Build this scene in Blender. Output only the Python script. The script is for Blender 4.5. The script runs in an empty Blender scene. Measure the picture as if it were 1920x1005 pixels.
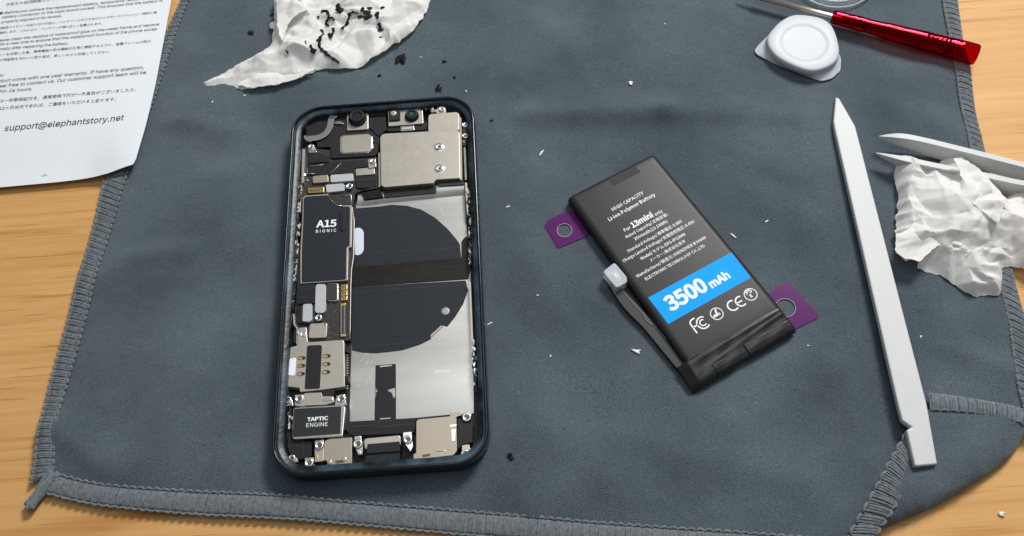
import bpy, math, random
import numpy as np
from mathutils import Vector, Matrix, noise
from mathutils.geometry import delaunay_2d_cdt
from mathutils.bvhtree import BVHTree

random.seed(7); rng = np.random.default_rng(11)
S = 0.001                      # everything below is written in millimetres
scn = bpy.context.scene
C = scn.collection

# ------------------------------------------------------------------ camera, light, exposure
FPX = 1714.1                   # focal length in photograph pixels (photograph 1920 x 1005)
CAM = np.array([80.104, -68.222, 266.662])
RM = np.array([[0.997, -0.0566, -0.0521], [-0.0739, -0.892, -0.4459], [-0.0213, 0.4484, -0.8936]])
u_, s_, v_ = np.linalg.svd(RM); RM = u_ @ v_
cam = bpy.data.objects.new('camera', bpy.data.cameras.new('camera')); C.objects.link(cam)
Rb = np.array([RM[0], -RM[1], -RM[2]]).T
M = Matrix([list(Rb[i]) + [CAM[i] * S] for i in range(3)] + [[0, 0, 0, 1]])
cam.matrix_world = M
cam.data.sensor_width = 36; cam.data.lens = FPX / 1920 * 36
cam.data.clip_start = 0.005; cam.data.clip_end = 50
scn.camera = cam

w = bpy.data.worlds.new('World'); scn.world = w; w.use_nodes = True
wn = w.node_tree.nodes; wl = w.node_tree.links
bg = wn['Background']
tc = wn.new('ShaderNodeTexCoord'); sx = wn.new('ShaderNodeSeparateXYZ'); rp = wn.new('ShaderNodeValToRGB')
wl.new(tc.outputs['Generated'], sx.inputs[0]); wl.new(sx.outputs['Z'], rp.inputs[0]); wl.new(rp.outputs[0], bg.inputs[0])
rp.color_ramp.elements[0].position = 0.0; rp.color_ramp.elements[0].color = (0.33, 0.36, 0.40, 1)
rp.color_ramp.elements[1].position = 0.9; rp.color_ramp.elements[1].color = (0.92, 0.97, 1.0, 1)
bg.inputs[1].default_value = 0.26

def area(name, loc, target, size, power, col):
    l = bpy.data.lights.new(name, 'AREA'); l.shape = 'RECTANGLE'; l.size, l.size_y = size; l.energy = power; l.color = col
    o = bpy.data.objects.new(name, l); C.objects.link(o); o.location = loc
    o.rotation_euler = (Vector(target) - Vector(loc)).to_track_quat('-Z', 'Y').to_euler()
    return o
area('added_overhead_fill', (0.10, 0.10, 0.46), (0.10, 0.08, 0), (0.26, 0.26), 0.46, (0.93, 0.97, 1.0))  # added fill with no known source, makes the middle of the cloth brightest
area('ceiling_lamp', (0.45, 0.64, 0.72), (0.08, 0.07, 0), (0.27, 0.24), 11.2, (1.0, 0.975, 0.94))

scn.view_settings.view_transform = 'Standard'
scn.view_settings.look = 'None'
scn.view_settings.exposure = 0.0
scn.view_settings.gamma = 1.0
scn.view_settings.use_curve_mapping = False

# ------------------------------------------------------------------ helpers
def P(px, py, z=0.0):
    """photograph pixel -> point (mm) on the horizontal plane at height z"""
    d = RM.T @ np.array([(px - 960) / FPX, (py - 502.5) / FPX, 1.0])
    t = (z - CAM[2]) / d[2]
    q = CAM + t * d
    return Vector((q[0], q[1], z))
def zoomer(x0, y0, sx, sy=None):
    sy = sy or sx
    return lambda pts: [(x0 + x / sx, y0 + y / sy) for x, y in pts]
r1 = zoomer(500, 160, 4.186); r2 = zoomer(500, 340, 4.186); r3 = zoomer(500, 500, 4.186); r4 = zoomer(490, 670, 4.186)
rp_ = zoomer(0, 0, 2.871); rt = zoomer(360, 0, 3.556); rb1 = zoomer(1000, 270, 3.4286); rb2 = zoomer(1100, 470, 3.722)
rs = zoomer(1380, 0, 3.556); rw = zoomer(1560, 220, 2.79); rf = zoomer(1560, 540, 2.161)
bl = zoomer(40, 780, 3.2)

def tag(o, label=None, cat=None, group=None, kind=None):
    if label: o['label'] = label
    if cat: o['category'] = cat
    if group: o['group'] = group
    if kind: o['kind'] = kind
    return o
def thing(name, loc, label, cat, group=None):
    o = bpy.data.objects.new(name, None); C.objects.link(o); o.location = Vector(loc) * S
    o.empty_display_size = 0.005
    return tag(o, label, cat, group)

class MB:
    def __init__(s): s.v = []; s.f = []; s.mi = []; s.sm = []
    def add(s, vs, fs, m=0, smooth=False):
        b = len(s.v); s.v += [tuple(v) for v in vs]
        for f in fs: s.f.append([b + i for i in f]); s.mi.append(m); s.sm.append(smooth)
    def prism(s, top, z0, m=0, bottom=None):
        """top: list of Vectors (their own z), straight walls down to z0"""
        n = len(top)
        a = sum(top[i].x * top[(i + 1) % n].y - top[(i + 1) % n].x * top[i].y for i in range(n))
        if a < 0: top = top[::-1]
        vs = list(top) + [Vector((p.x, p.y, z0 if not callable(z0) else z0(p))) for p in top]
        s.add(vs, [list(range(n)), list(range(2 * n - 1, n - 1, -1))] + [[i, i + n, (i + 1) % n + n, (i + 1) % n] for i in range(n)], m)
    def loft(s, rings, closed=True, cap0=False, cap1=False, m=0, smooth=True):
        n = len(rings[0]); vs = [p for r in rings for p in r]; fs = []
        for k in range(len(rings) - 1):
            for i in range(n if closed else n - 1):
                j = (i + 1) % n
                fs.append([k * n + i, k * n + j, (k + 1) * n + j, (k + 1) * n + i])
        if cap0: fs.append(list(range(n))[::-1])
        if cap1: fs.append([(len(rings) - 1) * n + i for i in range(n)])
        s.add(vs, fs, m, smooth)
    def tube(s, path, rad, n=8, m=0, cap=True, flat=1.0):
        path = [Vector(p) for p in path]; rings = []
        for i, p in enumerate(path):
            t = (path[min(i + 1, len(path) - 1)] - path[max(i - 1, 0)]).normalized()
            a = t.cross(Vector((0, 0, 1)))
            if a.length < 1e-4: a = Vector((1, 0, 0))
            a.normalize(); b = a.cross(t)
            r = rad[i] if isinstance(rad, (list, tuple)) else rad
            rings.append([p + a * (r * math.cos(2 * math.pi * k / n)) + b * (r * flat * math.sin(2 * math.pi * k / n)) for k in range(n)])
        s.loft(rings, True, cap, cap, m)
    def lathe(s, c, prof, n=28, m=0, cap0=False, cap1=True, smooth=True):
        s.loft([[Vector((c[0] + r * math.cos(2 * math.pi * k / n), c[1] + r * math.sin(2 * math.pi * k / n), z)) for k in range(n)] for r, z in prof], True, cap0, cap1, m, smooth)
    def ribbon(s, pts, wd, m=0):
        L = []; R = []
        for i, p in enumerate(pts):
            t = (pts[min(i + 1, len(pts) - 1)] - pts[max(i - 1, 0)]); t.z = 0; t.normalize()
            nrm = Vector((-t.y, t.x, 0)); w_ = wd[i] if isinstance(wd, (list, tuple)) else wd
            L.append(p + nrm * w_ / 2); R.append(p - nrm * w_ / 2)
        n = len(pts)
        s.add(L + R, [[i, n + i, n + i + 1, i + 1] for i in range(n - 1)], m)
    def build(s, name, mats, parent=None, bevel=0, seg=2, loc=None, angle=35, autosmooth=False):
        me = bpy.data.meshes.new(name)
        o = bpy.data.objects.new(name, me); C.objects.link(o)
        off = Vector(loc) if loc is not None else (parent_loc(parent) if parent else Vector((0, 0, 0)))
        me.from_pydata([((v[0] - off[0]) * S, (v[1] - off[1]) * S, (v[2] - off[2]) * S) for v in s.v], [], s.f)
        for mt in (mats if isinstance(mats, (list, tuple)) else [mats]): me.materials.append(mt)
        me.polygons.foreach_set('material_index', s.mi)
        me.polygons.foreach_set('use_smooth', s.sm)
        me.update()
        if parent: o.parent = parent
        elif loc is not None: o.location = off * S
        if bevel:
            b = o.modifiers.new('bevel', 'BEVEL'); b.width = bevel * S; b.segments = seg; b.limit_method = 'ANGLE'; b.angle_limit = math.radians(angle)
            b.harden_normals = False
        return o
def parent_loc(p):
    l = Vector((0, 0, 0))
    while p: l += p.location / S; p = p.parent
    return l

def rnd(poly, r=0.5, n=4):
    """round the corners of a polygon of Vectors"""
    out = []; N = len(poly)
    for i in range(N):
        p = poly[i]; a = poly[i - 1]; b = poly[(i + 1) % N]
        da, db = (a - p), (b - p)
        ra = min(r, da.length * .45); rb = min(r, db.length * .45)
        A = p + da.normalized() * ra; B = p + db.normalized() * rb
        for k in range(n + 1):
            t = k / n; out.append(A * (1 - t) ** 2 + p * 2 * t * (1 - t) + B * t * t)
    return out
def quad(x0, y0, x1, y1): return [(x0, y0), (x1, y0), (x1, y1), (x0, y1)]
def V(pts, z): return [P(x, y, z if not callable(z) else z(x, y)) for x, y in pts]
def spline(pts, n=8):
    pts = [Vector(p) for p in pts]; out = []
    for i in range(len(pts) - 1):
        p0 = pts[max(i - 1, 0)]; p1 = pts[i]; p2 = pts[i + 1]; p3 = pts[min(i + 2, len(pts) - 1)]
        for k in range(n):
            t = k / n
            out.append(.5 * ((2 * p1) + (p2 - p0) * t + (2 * p0 - 5 * p1 + 4 * p2 - p3) * t * t + (3 * p1 - p0 - 3 * p2 + p3) * t ** 3))
    return out + [pts[-1]]
def resample(path, step):
    d = [0]
    for a, b in zip(path, path[1:]): d.append(d[-1] + (b - a).length)
    n = max(2, int(round(d[-1] / step))); out = []; j = 0
    for i in range(n + 1):
        t = d[-1] * i / n
        while j < len(d) - 2 and d[j + 1] < t: j += 1
        f = (t - d[j]) / max(1e-9, d[j + 1] - d[j]); out.append(path[j].lerp(path[j + 1], f))
    return out
def inside(poly, X, Y):
    c = np.zeros(X.shape, bool); n = len(poly)
    for i in range(n):
        x1, y1 = poly[i][0], poly[i][1]; x2, y2 = poly[i - 1][0], poly[i - 1][1]
        k = ((y1 > Y) != (y2 > Y)) & (X < (x2 - x1) * (Y - y1) / (y2 - y1 + 1e-12) + x1); c ^= k
    return c
def polydist(poly, X, Y, closed=True):
    D = np.full(X.shape, 1e9); n = len(poly)
    for i in range(n if closed else n - 1):
        ax, ay = poly[i][0], poly[i][1]; bx, by = poly[(i + 1) % n][0], poly[(i + 1) % n][1]
        dx, dy = bx - ax, by - ay; t = np.clip(((X - ax) * dx + (Y - ay) * dy) / (dx * dx + dy * dy + 1e-12), 0, 1)
        D = np.minimum(D, np.hypot(X - ax - t * dx, Y - ay - t * dy))
    return D
def fill(outline, step, jitter=.25):
    """triangulated sheet inside an outline -> (x, y arrays, faces, boundary loop indices)"""
    ol = resample(list(outline) + [outline[0]], step)[:-1]
    xs = np.array([p.x for p in ol]); ys = np.array([p.y for p in ol])
    gx, gy = np.meshgrid(np.arange(xs.min(), xs.max(), step), np.arange(ys.min(), ys.max(), step))
    gx = gx.ravel() + rng.uniform(-jitter, jitter, gx.size) * step; gy = gy.ravel() + rng.uniform(-jitter, jitter, gy.size) * step
    pl = list(zip(xs, ys))
    k = inside(pl, gx, gy); gx, gy = gx[k], gy[k]
    k = polydist(pl, gx, gy) > step * .55; gx, gy = gx[k], gy[k]
    n = len(ol)
    pts = [Vector((a, b)) for a, b in zip(np.r_[xs, gx], np.r_[ys, gy])]
    r = delaunay_2d_cdt(pts, [(i, (i + 1) % n) for i in range(n)], [list(range(n))], 1, 1e-5)
    vx = np.array([p.x for p in r[0]]); vy = np.array([p.y for p in r[0]]); fs = [list(f) for f in r[2]]
    cnt = {}
    for f in fs:
        for i in range(len(f)):
            a, b = f[i], f[(i + 1) % len(f)]
            cnt[(a, b)] = 1
    be = [(a, b) for a, b in cnt if (b, a) not in cnt]
    return vx, vy, fs, be, pl
def sheet(mb, vx, vy, vz, fs, be, drop=None, inset=0.0, m=0, smooth=True):
    """sheet plus a turned-down rim so it reads as having thickness"""
    vs = [Vector((a, b, c)) for a, b, c in zip(vx, vy, vz)]
    base = len(mb.v); mb.add(vs, fs, m, smooth)
    if drop is None: return
    nx = {}
    for a, b in be:
        t = (vs[b] - vs[a]); nn = Vector((-t.y, t.x, 0))
        if nn.length > 0: nn.normalize()
        nx[a] = nx.get(a, Vector((0, 0, 0))) + nn; nx[b] = nx.get(b, Vector((0, 0, 0))) + nn
    ids = {}; ring = []
    for k, nn in nx.items():
        if nn.length > 0: nn.normalize()
        ids[k] = len(mb.v); q = vs[k] + nn * inset; q.z = drop(vs[k]); mb.v.append(tuple(q)); mb.v.append(tuple(vs[k]))
    for a, b in be:
        mb.f.append([ids[b] + 1, ids[a] + 1, ids[a], ids[b]]); mb.mi.append(m); mb.sm.append(True)

# text: the typefaces that ship inside Blender itself, its plain default if they are not there
def font(name):
    try: return bpy.data.fonts.load(bpy.utils.resource_path('LOCAL') + '/datafiles/fonts/' + name)
    except Exception: return None
SANS, CJK = font('Inter.woff2'), font('Noto Sans CJK Regular.woff2')
def run_mesh(body, face, bold=0.0, shear=0.0, space=1.0):
    cu = bpy.data.curves.new('t', 'FONT'); cu.body = body; cu.size = 1
    if face: cu.font = face
    cu.bevel_depth = bold; cu.bevel_resolution = 1; cu.shear = shear; cu.space_character = space
    cu.resolution_u = 3 if len(body) < 12 else 1; cu.fill_mode = 'BOTH' if bold else 'FRONT'
    o = bpy.data.objects.new('t', cu); C.objects.link(o)
    dg = bpy.context.evaluated_depsgraph_get(); ev = o.evaluated_get(dg)
    me = ev.to_mesh(); v0 = [v.co.copy() for v in me.vertices]; f0 = [list(p.vertices) for p in me.polygons]
    ev.to_mesh_clear(); bpy.data.objects.remove(o); bpy.data.curves.remove(cu)
    return v0, f0
def text_mesh(body, face, *a):
    """Japanese runs use Blender's default typeface, which falls back to its CJK glyphs"""
    runs = []
    for ch in body:
        jp = ord(ch) > 0x2fff
        if runs and runs[-1][1] == jp: runs[-1][0] += ch
        else: runs.append([ch, jp])
    vs, fs, x = [], [], 0.0
    em = max(q.y for q in run_mesh('H', face)[0]) / .733
    for t, jp in runs:
        v, f = run_mesh(t, None if jp else face, *a)
        if not v: continue
        if jp and len(runs) > 1:
            q_ = em / (max(q.x for q in run_mesh('国国国国', None)[0]) / 3.97); v = [q * q_ for q in v]
        m0 = min(q.x for q in v); b = len(vs); dx = x - m0
        vs += [Vector((q.x + dx, q.y, q.z)) for q in v]; fs += [[b + i for i in p] for p in f]
        x += max(q.x for q in v) - m0 + .07
    return vs, fs
def write(mb, body, a, b, z, direction=None, offset=0.0, hy=1.0, m=0, space=1.0, zf=None, shear=0.0, face=None):
    """lay a line of text on height z with its baseline from photo pixel a to b"""
    vs, fs = text_mesh(body, face or CJK, offset, shear, space)
    if not vs: return
    x0 = min(v.x for v in vs); x1 = max(v.x for v in vs)
    A = P(a[0], a[1], z); B = P(b[0], b[1], z); d = B - A; L = d.length
    if direction is not None:
        L = d.dot(direction); d = direction.copy()
    d.normalize(); up = Vector((-d.y, d.x, 0)); k = L / (x1 - x0)
    out = [A + d * ((v.x - x0) * k) + up * (v.y * k * hy) for v in vs]
    zz = zf(np.array([q.x for q in out]), np.array([q.y for q in out])) if zf else [z] * len(out)
    for q, v, h in zip(out, vs, zz): q.z = float(h) + v.z * k * .12
    mb.add(out, fs, m)

# ------------------------------------------------------------------ materials
def mat(name, col, rough=.5, metal=0.0, var=0.0, vscale=1.0, bump=0.0, bscale=3.0, spec=.5, sheen=0.0, detail=4.0, stretch=None, col2=None, coat=0.0, bdist=.1, r0=.3, r1=.7):
    """procedural Principled; scales are in features per millimetre"""
    m = bpy.data.materials.new(name); m.use_nodes = True
    n = m.node_tree.nodes; l = m.node_tree.links; b = n['Principled BSDF']
    b.inputs['Base Color'].default_value = (*col, 1); b.inputs['Roughness'].default_value = rough; b.inputs['Metallic'].default_value = metal
    b.inputs['Specular IOR Level'].default_value = spec; b.inputs['Sheen Weight'].default_value = sheen; b.inputs['Coat Weight'].default_value = coat
    t = n.new('ShaderNodeTexCoord'); mp = n.new('ShaderNodeMapping'); l.new(t.outputs['Object'], mp.inputs[0])
    sc = stretch or (1, 1, 1); mp.inputs['Scale'].default_value = [1000 * q for q in sc]
    if var or col2:
        nz = n.new('ShaderNodeTexNoise'); nz.inputs['Scale'].default_value = vscale; nz.inputs['Detail'].default_value = detail; nz.inputs['Roughness'].default_value = .6
        l.new(mp.outputs[0], nz.inputs[0])
        r = n.new('ShaderNodeValToRGB'); l.new(nz.outputs[0], r.inputs[0])
        c2 = col2 or tuple(min(1, c * (1 + var)) for c in col); c1 = tuple(c * (1 - var) for c in col) if not col2 else col
        r.color_ramp.elements[0].position = r0; r.color_ramp.elements[1].position = r1
        r.color_ramp.elements[0].color = (*c1, 1); r.color_ramp.elements[1].color = (*c2, 1); l.new(r.outputs[0], b.inputs['Base Color'])
        rr = n.new('ShaderNodeMapRange'); l.new(nz.outputs[0], rr.inputs[0]); rr.inputs[1].default_value = .3; rr.inputs[2].default_value = .7
        rr.inputs[3].default_value = max(.02, rough * .95); rr.inputs[4].default_value = min(1, rough * 1.05); l.new(rr.outputs[0], b.inputs['Roughness'])
    if bump:
        nb = n.new('ShaderNodeTexNoise'); nb.inputs['Scale'].default_value = bscale; nb.inputs['Detail'].default_value = 3
        l.new(mp.outputs[0], nb.inputs[0]); bp = n.new('ShaderNodeBump'); bp.inputs['Strength'].default_value = bump; bp.inputs['Distance'].default_value = bdist * S
        l.new(nb.outputs[0], bp.inputs['Height']); l.new(bp.outputs[0], b.inputs['Normal'])
    return m

def wood_mat():
    m = bpy.data.materials.new('oak_laminate'); m.use_nodes = True
    n = m.node_tree.nodes; l = m.node_tree.links; b = n['Principled BSDF']
    t = n.new('ShaderNodeTexCoord')
    def noi(sc, scale, detail, rough=.6, dist=0):
        mp = n.new('ShaderNodeMapping'); mp.inputs['Scale'].default_value = sc; mp.inputs['Rotation'].default_value = (0, 0, .03); l.new(t.outputs['Object'], mp.inputs[0])
        z = n.new('ShaderNodeTexNoise'); z.inputs['Scale'].default_value = scale; z.inputs['Detail'].default_value = detail; z.inputs['Roughness'].default_value = rough; z.inputs['Distortion'].default_value = dist
        l.new(mp.outputs[0], z.inputs[0]); return z.outputs[0]
    def ramp(src, stops):
        r = n.new('ShaderNodeValToRGB'); l.new(src, r.inputs[0]); e = r.color_ramp.elements
        while len(e) < len(stops): e.new(.5)
        for k, (p, c) in enumerate(stops): e[k].position = p; e[k].color = (*c, 1)
        return r.outputs[0]
    def mix(a, bb, fac, mode='MULTIPLY'):
        x = n.new('ShaderNodeMix'); x.data_type = 'RGBA'; x.blend_type = mode
        if isinstance(fac, float): x.inputs[0].default_value = fac
        else: l.new(fac, x.inputs[0])
        l.new(a, x.inputs[6]); l.new(bb, x.inputs[7]); return x.outputs[2]
    base = ramp(noi((4, 60, 1), 1.6, 3, .5, .4), [(.3, (.56, .31, .112)), (.5, (.60, .34, .130)), (.7, (.64, .375, .152))])
    fine = ramp(noi((16, 520, 1), 1.0, 5, .7), [(.35, (.86, .80, .72)), (.62, (1, 1, 1))])
    pores = ramp(noi((28, 1100, 1), 1.0, 2, .5), [(.30, (.50, .38, .26)), (.37, (1, 1, 1))])
    gate = ramp(noi((6, 45, 1), 1.3, 2), [(.45, (0, 0, 0)), (.58, (1, 1, 1))])
    c = mix(mix(base, fine, .75), pores, .0 if False else .55)
    rings = ramp(noi((7, 230, 1), 1.0, 2, .4, .3), [(.36, (.78, .66, .52)), (.42, (1, 1, 1))])
    c2 = mix(c, rings, gate)
    l.new(c2, b.inputs['Base Color']); b.inputs['Roughness'].default_value = .5; b.inputs['Specular IOR Level'].default_value = .22
    bp = n.new('ShaderNodeBump'); bp.inputs['Strength'].default_value = .25; bp.inputs['Distance'].default_value = .00008
    l.new(noi((28, 1100, 1), 1.0, 2, .5), bp.inputs['Height']); l.new(bp.outputs[0], b.inputs['Normal'])
    return m
def cloth_mat():
    m = bpy.data.materials.new('grey_microsuede'); m.use_nodes = True
    n = m.node_tree.nodes; l = m.node_tree.links; b = n['Principled BSDF']
    t = n.new('ShaderNodeTexCoord'); mp = n.new('ShaderNodeMapping'); mp.inputs['Scale'].default_value = (1000, 1000, 1000); l.new(t.outputs['Object'], mp.inputs[0])
    def noi(scale, detail, rough=.6):
        z = n.new('ShaderNodeTexNoise'); z.inputs['Scale'].default_value = scale; z.inputs['Detail'].default_value = detail; z.inputs['Roughness'].default_value = rough; l.new(mp.outputs[0], z.inputs[0]); return z.outputs[0]
    def ramp(src, p0, c0, p1, c1):
        r = n.new('ShaderNodeValToRGB'); l.new(src, r.inputs[0]); e = r.color_ramp.elements
        e[0].position = p0; e[0].color = (*c0, 1); e[1].position = p1; e[1].color = (*c1, 1); return r.outputs[0]
    nap = ramp(noi(.022, 3, .5), .33, (.053, .071, .085), .67, (.096, .123, .142))      # brushed nap, broad patches
    speck = ramp(noi(3.4, 2, .7), .30, (.50, .50, .50), .70, (1.5, 1.5, 1.5))
    x = n.new('ShaderNodeMix'); x.data_type = 'RGBA'; x.blend_type = 'MULTIPLY'; x.inputs[0].default_value = 1; l.new(nap, x.inputs[6]); l.new(speck, x.inputs[7]); x.clamp_result = False
    l.new(x.outputs[2], b.inputs['Base Color'])
    b.inputs['Roughness'].default_value = .95; b.inputs['Specular IOR Level'].default_value = .1
    b.inputs['Sheen Weight'].default_value = .35; b.inputs['Sheen Roughness'].default_value = .45; b.inputs['Sheen Tint'].default_value = (.75, .88, 1, 1)
    b1 = n.new('ShaderNodeBump'); b1.inputs['Strength'].default_value = .9; b1.inputs['Distance'].default_value = .00045; l.new(noi(2.4, 3, .75), b1.inputs['Height'])
    b2 = n.new('ShaderNodeBump'); b2.inputs['Strength'].default_value = .5; b2.inputs['Distance'].default_value = .0022; l.new(noi(.06, 3, .5), b2.inputs['Height'])
    l.new(b1.outputs[0], b2.inputs['Normal']); l.new(b2.outputs[0], b.inputs['Normal'])
    return m
def clear_mat(name, tint, trans, rough=.08, glass=.4, ior=1.45, diff=0.0, diffcol=(1, 1, 1)):
    """tinted plastic: part refraction, part straight-through (so its shadow is tinted too), part diffuse"""
    m = bpy.data.materials.new(name); m.use_nodes = True; n = m.node_tree.nodes; l = m.node_tree.links; n.remove(n['Principled BSDF'])
    out = n['Material Output']
    tr = n.new('ShaderNodeBsdfTransparent'); tr.inputs[0].default_value = (*trans, 1)
    gl = n.new('ShaderNodeBsdfGlass'); gl.inputs[0].default_value = (*tint, 1); gl.inputs['Roughness'].default_value = rough; gl.inputs['IOR'].default_value = ior
    mx = n.new('ShaderNodeMixShader'); mx.inputs[0].default_value = glass; l.new(tr.outputs[0], mx.inputs[1]); l.new(gl.outputs[0], mx.inputs[2])
    df = n.new('ShaderNodeBsdfPrincipled'); df.inputs['Base Color'].default_value = (*diffcol, 1); df.inputs['Roughness'].default_value = max(.15, rough)
    mx2 = n.new('ShaderNodeMixShader'); mx2.inputs[0].default_value = diff; l.new(mx.outputs[0], mx2.inputs[1]); l.new(df.outputs[0], mx2.inputs[2])
    l.new(mx2.outputs[0], out.inputs[0])
    return m
def tissue_mat():
    m = mat('tissue_paper', (.86, .85, .83), .9, 0, .02, .35, .3, 2.6, spec=.12, bdist=.1)
    n = m.node_tree.nodes; l = m.node_tree.links; b = n['Principled BSDF']
    tl = n.new('ShaderNodeBsdfTranslucent'); tl.inputs[0].default_value = (.85, .83, .79, 1)
    mx = n.new('ShaderNodeMixShader'); mx.inputs[0].default_value = .3; l.new(b.outputs[0], mx.inputs[1]); l.new(tl.outputs[0], mx.inputs[2])
    l.new(mx.outputs[0], n['Material Output'].inputs[0])
    return m

WOOD = wood_mat(); CLOTH = cloth_mat()
HEM = mat('hem_thread', (.135, .155, .17), .9, 0, .35, .9, .5, 4, spec=.15, sheen=.3)
PAPER = mat('coated_paper', (.72, .765, .80), .6, 0, .015, .6, .06, 6, spec=.3)
INK = mat('printed_ink', (.045, .047, .055), .7)
TISSUE = tissue_mat()
GLUE = mat('black_glue', (.009, .007, .007), .7, 0, .3, 2, .4, 3, spec=.2)
CRUMB = mat('white_crumb', (.72, .74, .72), .6, 0, .1, 2)
FRAME = mat('midnight_frame', (.004, .009, .014), .17, 0, .3, .4, spec=.42)
LEDGE = mat('frame_ledge', (.003, .007, .010), .36, .0, 0, .085, .45, .7, col2=(.050, .088, .118), bdist=.25, spec=.35, r0=.42, r1=.72)
DARK = mat('cavity_black', (.006, .006, .007), .6, 0, .3, .5)
BLACK = mat('black_plastic', (.010, .010, .012), .55, 0, .25, .6, .1, 6, spec=.3)
BLACKG = mat('black_film', (.008, .007, .006), .35, 0, .3, .25, spec=.3)
NAVY = mat('graphite_sheet', (.012, .0155, .022), .6, 0, .10, .5, .05, 4, spec=.25)
STEEL = mat('nickel_shield', (.44, .41, .36), .42, .72, .012, .5)
STEELD = mat('warm_steel', (.39, .34, .275), .42, .72, .012, .5)
CHROME = mat('bright_steel', (.80, .79, .77), .22, 1.0, .05, 1)
GREY = mat('conductive_foam', (.42, .44, .46), .55, .15, .05, 1)
TRAY = mat('brushed_tray', (.37, .36, .338), .36, .78, .02, .05, .05, 3.5, stretch=(.15, 1, 1), bdist=.03, col2=(.56, .55, .525), r0=.34, r1=.68)  # broad lighter patches paint the uneven metal sheen into the colour
GOLD = mat('gold_contact', (.80, .58, .24), .3, 1.0)
BRASS = mat('gold_dark', (.10, .075, .04), .5, .3)
WHITEF = mat('white_film', (.58, .64, .78), .5)
WHITET = mat('white_print', (.80, .84, .86), .6)
RESID = mat('glue_residue', (.45, .46, .46), .5, 0, .5, 1.5)
PCB = mat('circuit_board', (.010, .010, .011), .5, 0, 0, 1.3, .3, 2.5, col2=(.028, .025, .022))
LENS = mat('lens_glass', (.004, .008, .006), .05, 0, coat=1.0, spec=.8)
LENS_GLINT = mat('green_glint', (.01, .09, .05), .08, 0, coat=1.0, spec=.9)
BATT = mat('battery_wrap', (.0135, .0137, .0145), .45, 0, spec=.3)
BTAPE = mat('battery_tape', (.013, .013, .0135), .30, 0, .1, .3, spec=.38)
BLUE = mat('blue_label', (.0, .33, .94), .6, 0, .02, 1, spec=.15)
PURPLE = clear_mat('purple_film', (.4, .1, .4), (.70, .42, .74), .2, .06, 1.3, .36, (.20, .04, .24))
CAPM = clear_mat('frosted_cap', (.85, .9, .95), (.85, .9, .95), .35, .35, 1.3, .5, (.74, .80, .86))
CLEAR = clear_mat('clear_plastic', (.97, .98, 1), (.94, .96, .98), .04, .35, 1.3, .06, (.8, .85, .9))
RED = clear_mat('red_acrylic', (.60, .022, .045), (.66, .045, .08), .02, .45, 1.45, .0, (.30, .003, .010))
PLAS = mat('white_nylon', (.53, .545, .55), .5, 0, .03, .15, .03, 1.2, spec=.35)
PLASP = mat('white_pick_plastic', (.45, .48, .51), .45, 0, .015, .1, spec=.35)

# ------------------------------------------------------------------ table
TZ = -1.7
mb = MB(); mb.add([(-1500, -900, TZ), (1700, -900, TZ), (1700, 1300, TZ), (-1500, 1300, TZ)], [[0, 1, 2, 3]])
mb.add([(-1500, -900, TZ - 25), (1700, -900, TZ - 25), (1700, 1300, TZ - 25), (-1500, 1300, TZ - 25)], [[3, 2, 1, 0]])
tag(mb.build('table', WOOD), kind='structure')

# ------------------------------------------------------------------ cloth
BUMPS = [  # photo px: x0,y0 -> x1,y1 ridge line, width mm, height mm
    (880, 224, 1250, 212, 3.2, .55), (1250, 212, 1540, 228, 3, .45), (300, 232, 470, 250, 3.5, .5), (250, 480, 360, 470, 3, .45), (100, 800, 190, 880, 3, .5), (1610, 640, 1700, 600, 3, .4), (1430, 300, 1540, 350, 4, .4), (990, 420, 1060, 620, 5, .4), (940, 800, 1000, 960, 4, .45), (1180, 830, 1500, 900, 6, .6), (390, 330, 500, 300, 4, .4), (1040, 60, 1130, 190, 4, .45), (1760, 650, 1890, 690, 3.5, .5), (860, 212, 1240, 206, 5.5, 1.0), (1240, 206, 1560, 190, 6, .7), (300, 205, 520, 232, 9, 1.3), (330, 60, 420, 250, 9, .7),
    (960, 120, 1440, 90, 16, 1.0), (120, 800, 230, 880, 6, .9), (170, 520, 330, 470, 9, .8), (300, 560, 460, 760, 12, .7),
    (1420, 560, 1680, 470, 13, .9), (1580, 640, 1880, 600, 9, 1.0), (1400, 800, 1560, 960, 14, .9), (950, 760, 1150, 900, 10, .8),
    (1000, 960, 1120, 900, 7, .7), (1650, 200, 1800, 260, 8, .8), (1700, 150, 1800, 120, 7, .7), (420, 860, 560, 930, 6, .6), (1560, 690, 1640, 860, 7, .7)]
KEEP = [V([(500, 180), (930, 180), (930, 905), (500, 905)], 0), V([(1008, 405), (1060, 370), (1226, 280), (1360, 400), (1545, 540), (1545, 625), (1300, 740), (1120, 560)], 0), V([(1405, 20), (1590, 20), (1590, 160), (1405, 160)], 0), V([(1555, 175), (1610, 200), (1760, 860), (1700, 860)], 0), V([(0, -100), (340, -100), (265, 330), (0, 350)], 0), V([(1640, 250), (1920, 310), (1920, 345), (1640, 290)], 0)]
def clothz(X, Y):
    z = np.zeros(X.shape)
    for x0, y0, x1, y1, wd, h in BUMPS:
        a = P(x0, y0); b = P(x1, y1)
        d = polydist([a, b], X, Y, False); z += 1.8 * h * np.exp(-(d / wd) ** 2)
    for k in range(7):
        fx, fy = rng2.uniform(-.06, .06, 2); z += .2 * np.sin(fx * X + fy * Y + rng2.uniform(0, 6))
    z = np.clip(z, -.8, 4)
    for kp in KEEP:
        d = polydist(kp, X, Y); d[inside([(p.x, p.y) for p in kp], X, Y)] = 0
        z *= np.clip(d / 12, 0, 1) ** 1.5
    return z - .05
LEFT_O = [(428, -200), (325, 40), (268, 170), (207, 334), (198, 340), (159, 492), (106, 684), (79.5, 803), (62, 905)]
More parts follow.
